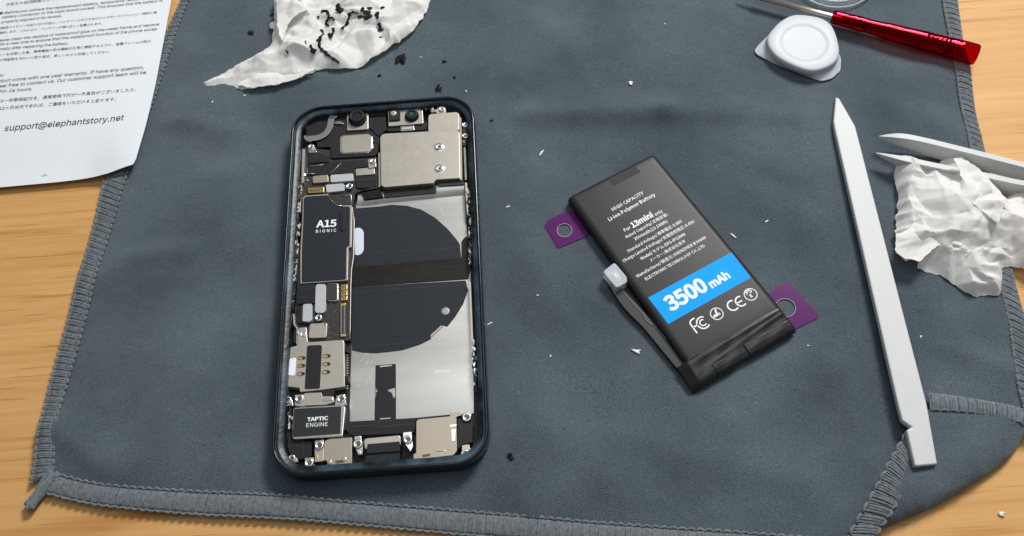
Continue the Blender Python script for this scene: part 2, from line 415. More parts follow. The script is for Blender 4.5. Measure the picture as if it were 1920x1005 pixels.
LEFT_I = [(452, -200), (352, 0), (293, 171), (237, 327), (192, 472), (142, 658), (109, 784), (98, 889)]
BOT_I = [(98, 889), (190, 911), (352, 924), (509, 931), (634, 942), (872, 961), (1154, 986), (1400, 1003), (1620, 1022)]
BOT_O = [(86, 922), (181, 944), (352, 961), (509, 969), (634, 978), (841, 997), (1154, 1024), (1400, 1042), (1620, 1060)]
RIGHT_I = [(1738, -200), (1766, 0), (1776, 56), (1789, 135), (1804, 214), (1818, 280), (1848, 420), (1876, 556), (1902, 702), (1918, 770)]
RIGHT_O = [(1765, -200), (1795, 0), (1805, 70), (1819, 140), (1831, 219), (1846, 284), (1882, 430), (1909, 560), (1940, 700), (1958, 790)]
FOLD = [(1962, 765), (1920, 818), (1884, 864), (1819, 910), (1745, 952), (1666, 985), (1629, 1003), (1590, 1030)]
rng2 = np.random.default_rng(5)
cl = thing('microfibre_cloth', (80, 40, 0), 'grey microfibre cleaning cloth with stitched hem spread under the opened phone', 'cloth')
mb = MB()
outline = spline(V(LEFT_I, 0), 4)[:-1] + spline(V(BOT_I[:-1], 0), 4) + V([(1600, 1018)], 0) + spline(V(FOLD[::-1][1:], 0), 4)[:-1] + spline(V(RIGHT_I[::-1], 0), 4)
vx, vy, fs, be, pl = fill(outline, 2.2)
vz = clothz(vx, vy)
sheet(mb, vx, vy, vz, fs, be, lambda p: TZ + .1, 0)
def cz(p):
    global rng2
    rng2 = np.random.default_rng(5)
    return float(clothz(np.array([p.x]), np.array([p.y]))[0])
# turned-over corner
FZ = 2.3
fold_mm = spline(V(FOLD, .4), 5)
flap = V([(1722, 768), (1819, 768), (1950, 792)], FZ) + [p for p in fold_mm[2:-2]] + V([(1608, 1018), (1655, 918), (1704, 828)], FZ)
vx, vy, fs, be, pl = fill(flap, 1.5)
d = polydist([(p.x, p.y) for p in fold_mm], vx, vy, False)
puff = lambda d: 1.7 * np.exp(-((d - 6.5) / 6) ** 2)
rr = 3.6; q = np.clip(1 - d / rr, 0, 1)
wob = np.array([.5 * noise.noise(Vector((a * .05, b * .05, 3))) for a, b in zip(vx, vy)])
vz = .2 + (FZ + .5 + wob * np.clip(d / 10, 0, 1) - .2) * np.sqrt(np.clip(1 - q * q, 0, 1)) - .6 * np.clip((d - 6) / 25, 0, 1) + puff(d)
sheet(mb, vx, vy, vz, fs, be, lambda p: TZ + .15 if p.z < 1.2 else p.z - .8, .9)
cloth_body = mb.build('fabric', CLOTH, cl)

def hem(inner, outer, z=lambda p: 0.0, pitch=.62, grp=4, slant=0.0, seed=1, hgt=.75, zo=0):
    rnd_ = random.Random(seed); mb = MB()
    n = 400
    ri = resample(spline(V(inner, 0), 10), .5); ro = resample(spline(V(outer, 0), 10), .5)
    L = min(sum((a - b).length for a, b in zip(ri, ri[1:])), 9e9); N = int(L / pitch)
    def at(path, t):
        t = min(max(t, 0), 1) * (len(path) - 1); i = min(int(t), len(path) - 2); return path[i].lerp(path[i + 1], t - i)
    ci = []; co = []
    for k in range(N):
        g = k % grp; j = rnd_.uniform(-.12, .12) * pitch / L
        t = (k + .5) / N
        a = at(ri, t + j + slant / L); b = at(ro, t + j)
        edge = (g == 0)
        zz = z(a.lerp(b, .5)) + zo
        h = hgt * (.62 if edge else 1) * rnd_.uniform(.9, 1.08)
        pts = []; rad = []
        for q in range(8):
            s = q / 7; p = a.lerp(b, s + rnd_.uniform(-.01, .01)); p.z = zz - .45 + (h + .45) * math.sin(math.pi * (.10 + .80 * s)) ** .6 - .3 * s
            pts.append(p); rad.append(pitch * rnd_.uniform(.55, .68))
        mb.tube(pts, rad, 6)
        if edge:
            for path, col in ((ri, ci), (ro, co)):
                col.append((at(path, t), at(path, t + .5 * grp / N), zz))
    # scalloped chain of loops along both edges
    for col, sgn in ((ci, 1), (co, -1)):
        for (p, pm, zz) in col:
            dv = (pm - p)
            if dv.length < .05: continue
            nrm = Vector((-dv.y, dv.x, 0)).normalized() * sgn * (1 if True else -1)
            pts = []
            for q in range(7):
                s = q / 6; c = p + dv * 2 * s + nrm * (.55 * math.sin(math.pi * s)) * rnd_.uniform(.85, 1.15); c.z = zz + .25 + .35 * math.sin(math.pi * s) - (.35 if sgn < 0 else 0); pts.append(c)
            mb.tube(pts, [.26, .36, .42, .44, .42, .36, .26], 6)
    return mb
hz = lambda p: cz(p) * .8
hem(LEFT_I, LEFT_O, hz, slant=2.2, seed=2, hgt=.9, pitch=.54).build('hem', HEM, cl)
hem(BOT_I, BOT_O, hz, seed=3).build('hem', HEM, cl)
hem(RIGHT_I, RIGHT_O, hz, slant=-.8, seed=4, pitch=.6, hgt=.95).build('hem', HEM, cl)
def zf_(p):
    d = polydist([(a.x, a.y) for a in fold_mm], np.array([p.x]), np.array([p.y]), False); return FZ - .05 + float(puff(d)[0]) * float(np.clip(d / 5, 0, 1)[0])
hem([(1738, 775), (1819, 781), (1912, 806), (1950, 822)], [(1734, 741), (1819, 753), (1916, 777), (1955, 790)], zf_, seed=5, zo=-.1, hgt=1.0).build('hem', HEM, cl)
hem([(1710, 845), (1671, 942), (1639, 998), (1625, 1025)], [(1700, 812), (1653, 892), (1592, 1003), (1578, 1030)], zf_, seed=6, zo=-.1, hgt=1.1, pitch=.7).build('hem', HEM, cl)
mb = MB()
tail = V([(100, 884), (86, 905), (72, 925), (52, 950)], .2)
rt_ = random.Random(9)
for k in range(9):
    off = Vector((rt_.uniform(-2.2, 2.2), rt_.uniform(-1.2, 1.2), rt_.uniform(-.4, .5)))
    pts = spline([p + off * (1 - .3 * i / 3) + Vector((rt_.uniform(-.3, .3), rt_.uniform(-.3, .3), 0)) for i, p in enumerate(tail)], 5)
    mb.tube(pts, 1.0, 7)
mb.build('hem_tail', HEM, cl)

# ------------------------------------------------------------------ instruction sheet
ps = thing('instruction_sheet', P(120, 160, 1), 'white printed instruction sheet with English and Japanese text overlapping the cloth edge', 'paper sheet')
edge_r = [(345, -110), (322, 0), (292.6, 157), (257, 311)]
pout = V([(-260, -120), (345, -110), (322, 0), (292.6, 157)], 2.0) + rnd(V([(292.6, 157), (257, 313), (206, 326)], 2.0), .8)[5:10] + V([(206, 326.5), (100, 338), (0, 347), (-260, 372)], 2.0)
def paperz(X, Y):
    er = V(edge_r, 2.0); cr = P(257, 313, 2)
    d = polydist([(p.x, p.y) for p in er], X, Y, False); z = 2.35 + 0 * X
    z += 1.6 * np.exp(-(np.hypot(X - cr.x, Y - cr.y) / 13) ** 2)
    a = P(0, 350); b = P(210, 330)
    z -= 1.7 * np.exp(-(polydist([(a.x - 60, a.y), (b.x - 14, b.y)], X, Y, False) / 18) ** 2) * np.clip(d / 16, 0, 1)
    return z
vx, vy, fs, be, pl = fill(pout, 2.5, .1)
mb = MB(); sheet(mb, vx, vy, paperz(vx, vy), fs, be, lambda p: p.z - .12, .0); mb.build('paper', PAPER, ps)
def pz(X, Y): return paperz(X, Y) + .06
LINES = [
    ('き取るか自然乾燥させてください。', (36, 36), (400, -6)),
    ('● Before you adhere the replacement battery, temporarily reconnect', (-2, 83), (800, 0)),
    ('battery connector to the logic board socket. This ensures that the battery is', (14, 104), (876, 13)),
    ('properly aligned in its recess.', (8, 130), (334, 95)),
    ('交換用バッテリーを貼り付ける前に、バッテリーコネクタをロジックボードソケットに一時的に再', (-12, 163), (846, 76)),
    ('接続します。これにより、バッテリーが溝に正しく配置されます。', (-6, 187), (552, 136)),
    ('ease clean the residue of waterproof glue on the metal frame and replace', (-2, 228), (858, 140)),
    ('ith a new one to ensure that the waterproof function of the phone works', (0, 250), (847, 166)),
    ('mally after replacing the battery.', (-3, 275), (370, 243)),
    ('リーを交換した後、携帯電話の防水機能が正常に機能するように、金属フレームの防水', (-4, 306), (814, 231)),
    ('の残留物をきれいに取り除き、新しいものと交換してください。', (-2, 334), (596, 288)),
    ('ty:', (0, 416), (26, 413)),
    ('duct come with one year warranty. If have any question,', (-2, 448), (776, 374)),
    ('eel free to contact us. Our customer support team will be', (-3, 476), (788, 401)),
    ('hin 24 hours.', (-1, 504), (174, 490)),
    ('は一年間保証付き、通常使用で万が一不具合がございましたら、', (-2, 556), (734, 493)),
    ('12ヶ月以内であれば、ご連絡をいただけると助ります。', (0, 594), (625, 545)),
    ('support@elephantstory.net', (22, 706), (668, 650)),
    ('<7>', (213, 941), (243, 937)),
]
mb = MB()
for i, (t, a, b) in enumerate(LINES):
    (A, B) = rp_([a, b]); jp = any(ord(ch) > 0x3000 for ch in t)
    write(mb, t, A, B, 2.0, zf=pz, offset=.008 if not jp else .006, hy=1.0, shear=.12 if not jp else 0, face=CJK if jp else SANS)
mb.build('printed_text', INK, ps)

# ------------------------------------------------------------------ opened phone
PW, PH, RZ = 64.2, 131.5, 7.4
ph = thing('opened_phone', (PW / 2, PH / 2, 0), 'opened dark blue phone with screen removed and its circuit boards showing', 'phone')
def rrect(l, r, t, b, rad, z, n=12):
    x0, x1, y0, y1 = l, PW - r, b, PH - t; out = []
    for cx, cy, a0 in ((x1 - rad, y1 - rad, 0), (x0 + rad, y1 - rad, 90), (x0 + rad, y0 + rad, 180), (x1 - rad, y0 + rad, 270)):
        for k in range(n + 1):
            a = math.radians(a0 + 90 * k / n); out.append(Vector((cx + rad * math.cos(a), cy + rad * math.sin(a), z)))
    return out
CR = 10.6
mb = MB()
mb.loft([rrect(o, o, o, o, CR - o, z) for o, z in ((3, 0.0), (.8, .0), (.25, .25), (0, .8), (0, 6.7), (.08, 7.1), (.3, 7.36), (.75, 7.4), (.92, 7.25), (.98, 6.3))], True, True, False)
mb.build('frame', FRAME, ph)
mb = MB()
ins = lambda k, z, rad: rrect(.98 + 2.35 * k, .98 + 1.75 * k, .98 + 1.9 * k, .98 + 2.2 * k, rad, z)
mb.loft([ins(0, 6.32, CR - 1), ins(.12, 6.22, CR - 1.2), ins(.25, 6.45, CR - 1.4), ins(.38, 6.2, CR - 1.6), ins(.95, 6.05, CR - 2.6), ins(1.0, 5.8, CR - 2.7), ins(1.02, 1.2, CR - 2.7)])
mb.build('adhesive_ledge', LEDGE, ph)
mb = MB(); mb.prism(rrect(2.6, 2.6, 2.6, 2.6, 7, 1.3), .9); mb.build('back_plate', DARK, ph)

def part(name, m, pts, z1, z0=1.2, r=.3, bevel=.10, parent=None, seg=2):
    mb = MB(); mb.prism(rnd(V(pts, z1), r, 3) if r else V(pts, z1), z0); return mb.build(name, m, parent or ph, bevel, seg)
def flat(mb, pts, z, th=.05, r=0, m=0): mb.prism(rnd(V(pts, z), r, 3) if r else V(pts, z), z - th, m)

# --- battery bay
part('battery_tray', TRAY, r2([(712, 120), (1553, 50), (1565, 330), (1600, 640)]) + r3([(1600, 300), (1625, 900)]) + r4([(1668, 440), (1480, 450), (1190, 478), (690, 505)]) + r3([(665, 640)]) + r2([(688, 300)]), 1.7, 1.25, .3, .05)
# lip that bends up towards the boards
a0, a1 = V(r2([(712, 190), (1555, 108)]), 1.75); b0, b1 = V(r2([(716, 128), (1552, 62)]), 2.9); c0, c1 = V(r2([(712, 98), (1550, 30)]), 3.3)
mb = MB(); L = 24; rings = []
for k in range(L + 1):
    t = k / L; s = .35 if t > .74 else 0
    rings.append([a0.lerp(a1, t), a0.lerp(a1, t) * .35 + b0.lerp(b1, t) * .65 + Vector((0, 0, .25)), b0.lerp(b1, t) + Vector((0, s * 2, s)), c0.lerp(c1, t) + Vector((0, s * 2, s)), Vector((c0.lerp(c1, t).x, c0.lerp(c1, t).y + 1, 1.3))])
mb.loft(rings, False); mb.build('tray_lip', TRAY, ph)
part('tape_strip', BLACKG, r2([(735, 62), (885, 45), (915, 122), (760, 140)]), 3.75, 2.2, .3, .1)
part('tape_strip', BLACK, r2([(920, 62), (1330, 20), (1330, 90), (920, 128)]), 3.42, 3.0, .3, .08)
part('foam_gasket', DARK, r2([(690, 95), (890, 25), (1310, -15), (1540, -10), (1550, 25), (1360, 35), (1330, 15), (900, 62), (735, 75)]), 3.9, 1.5, .2, .1)
mb = MB(); flat(mb, r2([(690, 212), (880, 197), (985, 183), (1100, 191), (1210, 220), (1320, 283), (1420, 372), (1490, 455), (1516, 492), (1527, 606), (1460, 613), (1000, 640), (680, 668)]), 1.86, .14, .3); mb.build('charging_coil_sheet', NAVY, ph, .04)
mb = MB(); flat(mb, r3([(668, 165), (1100, 135), (1562, 108), (1580, 185), (1543, 290), (1480, 392), (1418, 470), (1388, 462), (1285, 540), (1292, 566), (1200, 612), (1060, 656), (960, 668), (850, 679), (750, 673), (668, 656)]), 1.86, .14, .3); mb.build('charging_coil_sheet', NAVY, ph, .04)
mb = MB(); flat(mb, r2([(664, 672), (1000, 643), (1460, 614), (1530, 604), (1528, 470), (1560, 433), (1612, 436), (1606, 650), (1585, 765), (1100, 798), (672, 830), (660, 740)]), 2.0, .2, .4); mb.build('flex_cable', BLACKG, ph, .06)
mb = MB()
for yy in (700, 735, 760):
    mb.ribbon(V(r2([(670, yy + 22), (1100, yy - 10), (1580, yy - 40)]), 2.02), .06)
mb.build('flex_trace', mat('trace_brown', (.03, .024, .015), .4), ph)
mb = MB(); flat(mb, r2([(690, 366), (735, 362), (762, 392), (762, 545), (735, 578), (690, 580)]), 2.0, .12, .9); mb.build('label_sticker', WHITEF, ph, .03)
c = P(*r3([(1403, 350)])[0], 1.9); mb = MB(); mb.lathe(c, [(1.42, 1.86), (1.4, 1.98), (.9, 2.02), (.2, 2.0)], 24); mb.build('rivet', mat('grey_rivet', (.30, .30, .29), .5, .5, .35, 2.5, .4, 4), ph)
mb = MB(); flat(mb, r3([(1283, 538), (1368, 462), (1388, 464), (1300, 545)]), 1.98, .14, .1); mb.build('tape_strip', STEELD, ph, .03)
mb = MB(); flat(mb, r4([(896, 62), (1055, 50), (1056, 250), (1056, 482), (888, 490), (893, 240)]), 1.95, .2, .3); mb.build('adhesive_strip', BLACK, ph, .05)
mb = MB()
flat(mb, r4([(930, 66), (1025, 58), (1022, 68), (932, 78)]), 2.05, .12); flat(mb, r4([(932, 478), (1015, 473), (1012, 482), (930, 487)]), 2.05, .12)
flat(mb, r4([(898, 232), (903, 258), (915, 262), (900, 275), (898, 310), (894, 312)]), 2.0, .1); flat(mb, r4([(990, 258), (1030, 245), (1050, 240), (1052, 300), (1040, 325), (1025, 280)]), 2.0, .1)
mb.build('foil_tab', STEEL, ph)
mb = MB(); write(mb, '1454022', r3([(1315, 836)])[0], r3([(1432, 828)])[0], 1.74, offset=.004); mb.build('serial_number', WHITET, ph)

# --- logic board side
part('circuit_board', PCB, r1([(300, 480), (860, 560), (880, 800), (700, 840)]) + r2([(670, 200), (690, 600)]) + r3([(655, 100), (660, 580), (210, 600), (215, 400)]) + r2([(250, 700)]), 3.2, 1.3, .5, .1)
part('bracket_plate', BLACK, r1([(315, 258), (420, 258), (500, 225), (600, 210), (930, 212), (938, 350), (885, 392), (872, 520), (850, 552), (515, 572), (500, 560), (500, 482), (400, 486), (385, 430), (310, 400)]), 3.9, 1.3, .5, .15)
part('bracket_rib', BLACK, r1([(800, 325), (820, 320), (895, 378), (880, 398)]), 4.3, 3.8, .2, .1)
part('bracket_rib', BLACK, r1([(805, 215), (935, 205), (935, 232), (805, 240)]), 4.4, 3.8, .2, .1)
part('rubber_pad', BLACK, r1([(308, 318), (400, 318), (402, 398), (310, 400)]), 4.4, 3.0, .3, .15)
part('rubber_pad', BLACK, r1([(330, 500), (486, 555), (488, 600), (330, 612)]), 4.2, 3.0, .3, .15)
part('cover_plate', BLACK, r1([(318, 612), (500, 598), (640, 592), (770, 586), (782, 600), (782, 640), (690, 650), (680, 690), (500, 700), (360, 705), (318, 690)]), 3.8, 3.0, .3, .12)
mb = MB()
mb.tube(V(r1([(325, 634), (400, 628), (452, 622)]), 3.85), .12, 6); mb.tube(V(r1([(318, 645), (318, 685), (330, 696), (380, 692)]), 3.85), .12, 6); mb.tube(V(r1([(585, 610), (540, 655), (495, 695)]), 3.85), .12, 6)
mb.build('edge_trim', STEEL, ph)
part('chip_shield', CHROME, r1([(574, 410), (590, 392), (800, 378), (830, 400), (832, 490), (800, 528), (590, 538), (574, 520)]), 4.2, 3.5, .5, .1)
part('chip_shield', STEEL, r1([(586, 412), (602, 397), (796, 384), (824, 408), (824, 486), (796, 518), (600, 530), (586, 516)]), 4.5, 3.8, .5, .12)
# earpiece flex
pth = spline(V(r1([(512, 238), (503, 290), (492, 335), (462, 378), (415, 405), (360, 415), (318, 416)]), 4.6), 6)
mb = MB(); L_ = [p.copy() for p in pth]
mb.ribbon(pth, 2.2); mb.ribbon([p - Vector((0, 0, .25)) for p in pth][::-1], 2.2); mb.build('flex_ribbon', CHROME, ph)
part('contact_clip', CHROME, r1([(480, 235), (498, 222), (545, 218), (555, 240), (540, 255), (525, 245)]), 4.9, 3.8, .3, .1)
part('contact_clip', CHROME, r1([(530, 288), (575, 280), (600, 290), (605, 303), (570, 302), (535, 300)]), 4.5, 3.8, .3, .1)
part('contact_clip', CHROME, r1([(290, 398), (308, 390), (322, 420), (355, 438), (330, 442), (300, 425)]), 4.9, 3.4, .2, .1)
# cameras
def lens(c, prof, n=36): 
    mb = MB(); mb.lathe(c, prof, n, 0, False, True); return mb
fc = part('front_camera', STEEL, r1([(628, 216), (690, 206), (797, 200), (798, 343), (630, 354)]), 4.6, 2, .4, .15)
c = P(*r1([(710, 252)])[0], 5.6)
lens(c, [(3.2, 4.6), (3.2, 5.2), (3.0, 5.6), (2.7, 5.65), (2.65, 6.5), (2.45, 6.8), (1.8, 6.85), (1.7, 6.4), (1.1, 6.2)]).build('lens_barrel', BLACK, fc)
lens(c, [(1.6, 6.5), (.9, 6.65), (.2, 6.7)]).build('lens', LENS, fc)
dm = part('depth_camera', STEEL, r1([(950, 188), (1222, 168), (1230, 298), (955, 320)]), 4.8, 2, .3, .15)
part('camera_base', BLACK, r1([(945, 322), (1232, 300), (1236, 350), (945, 360)]), 4.0, 2, .3, .12, dm)
part('sensor_window', BLACK, r1([(960, 205), (975, 185), (1035, 180), (1048, 190), (1048, 268), (960, 275)]), 5.5, 4, .3, .12, dm)
c = P(*r1([(996, 218)])[0], 5.5); lens(c, [(1.05, 5.5), (1.0, 5.56), (.1, 5.58)]).build('sensor', mat('sensor_tan', (.36, .31, .26), .3, 0, coat=.5), dm)
c = P(*r1([(1138, 232)])[0], 5.6)
lens(c, [(2.55, 4.8), (2.5, 5.2), (2.2, 5.9), (1.9, 6.3), (1.5, 6.35), (1.4, 6.1), (1.1, 6.0)]).build('lens_barrel', BLACK, dm)
lens(c, [(1.35, 6.08), (.9, 6.16), (.75, 6.18)]).build('lens', LENS, dm)
lens(c, [(.75, 6.18), (.4, 6.22), (.1, 6.23)]).build('lens_glint', LENS_GLINT, dm)  # small green disc stands in for a glint on the black lens
part('connector', CHROME, r1([(1050, 322), (1155, 315), (1158, 350), (1052, 358)]), 4.5, 3.5, .2, .1, dm)
part('connector_core', GREY, r1([(1062, 330), (1145, 324), (1147, 338), (1064, 345)]), 4.6, 3.5, .1, .04, dm)
# big camera shield
SH = part('camera_shield', STEEL, r1([(890, 410), (900, 388), (925, 378), (1270, 360), (1490, 348), (1512, 366), (1518, 728), (1330, 738), (1308, 766), (925, 799), (898, 785)]), 5.3, 2.5, .5, .14)
part('shield_step', STEEL, r1([(1268, 240), (1285, 224), (1490, 208), (1510, 222), (1510, 352), (1268, 366)]), 5.05, 2.5, .5, .14, SH)
part('shield_edge', STEELD, r1([(1512, 240), (1528, 260), (1535, 740), (1520, 745)]), 4.6, 2.5, .1, .1, SH)
part('shield_edge', STEELD, r1([(876, 530), (890, 525), (896, 790), (880, 800)]), 4.4, 2.5, .1, .1, SH)

# --- screws, one mesh shared by all
mb = MB()
mb.lathe((0, 0), [(1.0, -.2), (1.0, .18), (.88, .30), (.62, .32), (.52, .18), (.2, .14)], 20, 0)
for a in (0, math.pi / 3, 2 * math.pi / 3):
    dx, dy = math.cos(a) * .42, math.sin(a) * .42; qx, qy = -dy * .28, dx * .28
    mb.prism([Vector((dx + qx, dy + qy, .19)), Vector((-dx + qx, -dy + qy, .19)), Vector((-dx - qx, -dy - qy, .19)), Vector((dx - qx, dy - qy, .19))], .1, 1)
screw0 = mb.build('screw', [CHROME, BRASS], ph, loc=(0, 0, 0))
first = [True]
def screw(pt, z, k=1.0, parent=None):
    o = screw0 if first[0] else screw0.copy()
    if not first[0]: C.objects.link(o)
    first[0] = False
    par = parent or ph; o.parent = par
    o.location = (P(pt[0], pt[1], z) - parent_loc(par)) * S; o.scale = (k, k, k); o.rotation_euler = (0, 0, random.uniform(0, 6))
for q, z, k in ((r1([(1352, 485)]), 5.3, 1.2), (r1([(1357, 655)]), 5.3, 1.2)):
    c = P(*q[0], z); mb = MB(); mb.lathe(c, [(1.75, 5.31), (1.68, 5.37), (1.38, 5.33)], 28, 0, False, False); mb.build('screw_ring', CHROME, SH); screw(q[0], z + .02, k, SH)
for q, z, k in ((r1([(1375, 188)]), 5.2, 1.05), (r1([(1556, 312)]), 4.9, 1.05), (r1([(1558, 398)]), 4.9, 1.05), (r1([(350, 482)]), 4.5, 1.05), (r1([(835, 596)]), 4.7, 1.05), (r1([(650, 793)]), 4.1, 1.2),
                (r3([(408, 402)]), 4.3, 1.15), (r3([(288, 530)]), 4.6, 1.05), (r4([(208, 335)]), 4.6, 1.15), (r4([(298, 325)]), 4.9, 1.35), (r4([(628, 325)]), 4.9, 1.35), (r4([(455, 690)]), 5.0, 1.4),
                (r4([(240, 793)]), 4.6, 1.1), (r4([(375, 828)]), 5.6, 1.35), (r4([(758, 680)]), 5.0, 1.4), (r4([(1150, 645)]), 5.0, 1.35), (r4([(1612, 470)]), 5.0, 1.4), (r4([(1600, 757)]), 5.0, 1.25)):
    screw(q[0], z, k)
def clip(pts, z, m=STEEL, z0=2): return part('bracket', m, pts, z, z0, .3, .12)
clip(r1([(1340, 165), (1400, 160), (1408, 215), (1330, 220)]), 5.0); part('contact_clip', CHROME, r1([(1285, 190), (1330, 185), (1335, 205), (1290, 210)]), 5.0, 3, .2, .1)
part('connector_block', BLACK, r1([(1530, 290), (1575, 285), (1585, 400), (1565, 475), (1535, 475)]), 4.7, 2, .4, .15)
clip(r1([(795, 580), (855, 572), (860, 640), (800, 650)]), 4.5); clip(r1([(325, 500), (345, 460), (375, 480), (395, 525), (330, 530)]), 4.3, CHROME)
part('side_spring', CHROME, r1([(1545, 480), (1560, 478), (1570, 740), (1556, 742)]), 4.2, 2, .1, .08)

def pad(pts, m, z=4.1, r=.45): return part('foam_pad', m, pts, z, 3.1, r, .1)
pad(r1([(360, 712), (480, 700), (485, 757), (362, 767)]), STEELD); pad(r1([(500, 703), (678, 690), (682, 748), (502, 760)]), GREY); pad(r1([(697, 655), (845, 642), (848, 696), (700, 708)]), STEEL)
pad(r1([(463, 780), (600, 768), (612, 785), (610, 826), (470, 840)]), GREY)
part('connector', GOLD, r1([(325, 806), (447, 798), (449, 838), (328, 845)]), 4.0, 3, .15, .06)
part('connector_core', BRASS, r1([(338, 814), (437, 807), (438, 828), (340, 835)]), 4.03, 3, .1, .03)
part('connector_core', GOLD, r1([(352, 820), (425, 815), (426, 822), (352, 827)]), 4.1, 3, .05, .02)
part('tape_strip', BLACK, r1([(697, 712), (860, 705), (862, 800), (720, 806), (700, 790)]), 3.9, 3, .3, .1)
# processor shield with silver rim
part('shield_rim', STEEL, r2([(284, 128), (300, 112), (485, 98), (522, 158), (566, 190), (660, 186), (672, 200), (664, 516), (640, 522), (635, 776), (264, 802), (264, 540), (280, 300)]), 4.4, 2.5, .3, .06)
PS = part('processor_shield', NAVY, r2([(290, 134), (306, 119), (478, 106), (515, 164), (560, 197), (646, 196), (654, 206), (650, 505), (626, 512), (622, 768), (274, 792), (276, 540), (288, 300)]), 4.62, 3, .5, .12)
part('shield_bar', BLACK, r2([(572, 232), (590, 214), (614, 214), (622, 232), (618, 370), (600, 388), (580, 388), (572, 370)]), 5.0, 4.4, .5, .25, PS, 3)
mb = MB(); mb.ribbon(V(r2([(284, 718), (420, 708), (612, 697)]), 4.66), .14); mb.build('seam', DARK, PS)
mb = MB()
write(mb, 'A15', r2([(388, 361)])[0], r2([(546, 353)])[0], 4.67, offset=.011, hy=.88)
write(mb, 'BIONIC', r2([(386, 404)])[0], r2([(545, 394)])[0], 4.67, offset=.004, space=1.2)
mb.build('printed_text', WHITET, PS)
part('cover_plate', PCB, r2([(492, 104), (605, 112), (655, 108), (660, 182), (565, 184), (528, 155)]), 4.1, 3, .3, .1)
mb = MB(); mb.tube(V(r2([(488, 104), (515, 158), (560, 190), (600, 192)]), 4.55), .2, 6); mb.tube(V(r2([(605, 108), (618, 118), (650, 102), (664, 112), (664, 190)]), 4.3), .2, 6); mb.build('edge_trim', CHROME, ph)
mb = MB(); mb.tube(V(r2([(676, 225), (686, 300), (686, 420), (680, 600), (665, 700), (660, 830)]) + r3([(655, 500), (648, 570)]), 3.6), .22, 6); mb.build('board_edge', STEEL, ph)
# lower board
part('tape_strip', BLACK, r3([(250, 132), (382, 135), (380, 285), (240, 292), (232, 240)]), 4.0, 3, .3, .1)
pad(r3([(384, 150), (398, 136), (455, 136), (466, 150), (462, 345), (445, 362), (390, 362), (378, 345)]), GREY, 4.3)
part('foam_block', BLACK, r3([(238, 312), (275, 305), (280, 425), (340, 432), (335, 450), (240, 442)]), 4.2, 3, .3, .15)
pad(r3([(284, 300), (295, 292), (355, 290), (356, 415), (340, 432), (280, 428)]), GREY, 4.4)
part('chip_shield', CHROME, r3([(475, 134), (552, 130), (560, 140), (560, 262), (548, 270), (482, 270)]), 4.0, 3, .2, .05)
part('chip_shield', PCB, r3([(470, 136), (544, 133), (551, 142), (551, 256), (542, 263), (472, 264)]), 4.1, 3, .2, .05)
for y0, y1, mm in ((140, 182, GOLD), (186, 228, GOLD), (232, 264, GOLD)):
    o = part('connector', mm, r3([(586, y0 + 2), (632, y0 - 1), (631, y1 - 3), (585, y1)]), 3.7, 3, .1, .05)
    for xx in (592, 613): part('contact', BRASS, r3([(xx, y0 + 9), (xx + 14, y0 + 8), (xx + 14, y1 - 10), (xx, y1 - 9)]), 3.73, 3, .05, .02, o)
lc = part('connector', BLACK, r3([(578, 288), (622, 284), (620, 546), (572, 549)]), 3.7, 3, .15, .06)
mb = MB()
for k in range(26):
    y = 312 + k * 8.2
    for x0, x1 in ((579, 592), (604, 618)): flat(mb, r3([(x0, y), (x1, y - .5), (x1, y + 3.5), (x0, y + 4)]), 3.78, .1)
mb.build('contact_pins', STEEL, lc)
for y0 in (286, 526): part('connector_end', GOLD, r3([(580, y0 + 2), (620, y0), (618, y0 + 20), (578, y0 + 22)]), 3.8, 3.2, .1, .05, lc)
ch = part('chip', STEEL, r3([(338, 455), (348, 447), (470, 440), (475, 450), (468, 548), (458, 556), (342, 560), (330, 550)]), 4.3, 3, .35, .12)
part('chip_stop', DARK, r3([(449, 450), (460, 449), (460, 459), (449, 460)]), 4.33, 4.2, .1, .01, ch)
# small solder parts on the bare board
mb = MB(); rr_ = random.Random(4)
for k in range(120):
    x = rr_.uniform(480, 660); y = rr_.uniform(275, 560)
    if 565 < x < 630: continue
    s = rr_.uniform(2, 6); mb.prism(V(r3([(x, y), (x + s, y), (x + s, y + s * .7), (x, y + s * .7)]), 3.25 + rr_.uniform(0, .15)), 3.1, rr_.choice((0, 0, 1)))
mb.build('solder_components', [mat('component_brown', (.07, .055, .045), .5), STEELD], ph)
# sim reader
SR = part('card_reader', STEEL, r3([(186, 632), (240, 618), (246, 488), (262, 478), (312, 474), (320, 585), (330, 592), (598, 574), (608, 590), (612, 942), (450, 965), (262, 984), (256, 950), (166, 942)]), 4.8, 2, .35, .14)
part('insulating_strip', BLACK, r3([(316, 626), (330, 617), (425, 614), (434, 626), (418, 950), (408, 958), (305, 962), (298, 952)]), 4.88, 4.7, .35, .03, SR)
part('paper_tab', mat('white_tab', (.74, .78, .86), .5), r3([(180, 722), (226, 714), (232, 722), (222, 850), (212, 856), (170, 852)]), 4.95, 4.6, .4, .05, SR)
for (x, y) in ((273, 718), (270, 778), (267, 842), (470, 702), (468, 765), (465, 828)):
    c = P(*r3([(x, y)])[0], 4.82); mb = MB()
    el = [Vector((c.x + 1.35 * math.cos(a), c.y + .72 * math.sin(a), 4.83)) for a in np.linspace(0, 2 * math.pi, 20)[:-1]]
    mb.prism(el, 4.7, 0)
    mb.prism([Vector((c.x - .05 + (p.x - c.x) * .85, c.y - .05 + (p.y - c.y) * .6, 4.86)) for p in el], 4.7, 1)
    mb.prism([Vector((c.x + .75 + (p.x - c.x) * .4, c.y + (p.y - c.y) * .62, 4.88)) for p in el], 4.7, 2)
    mb.build('contact', [BRASS, GOLD, DARK], SR)
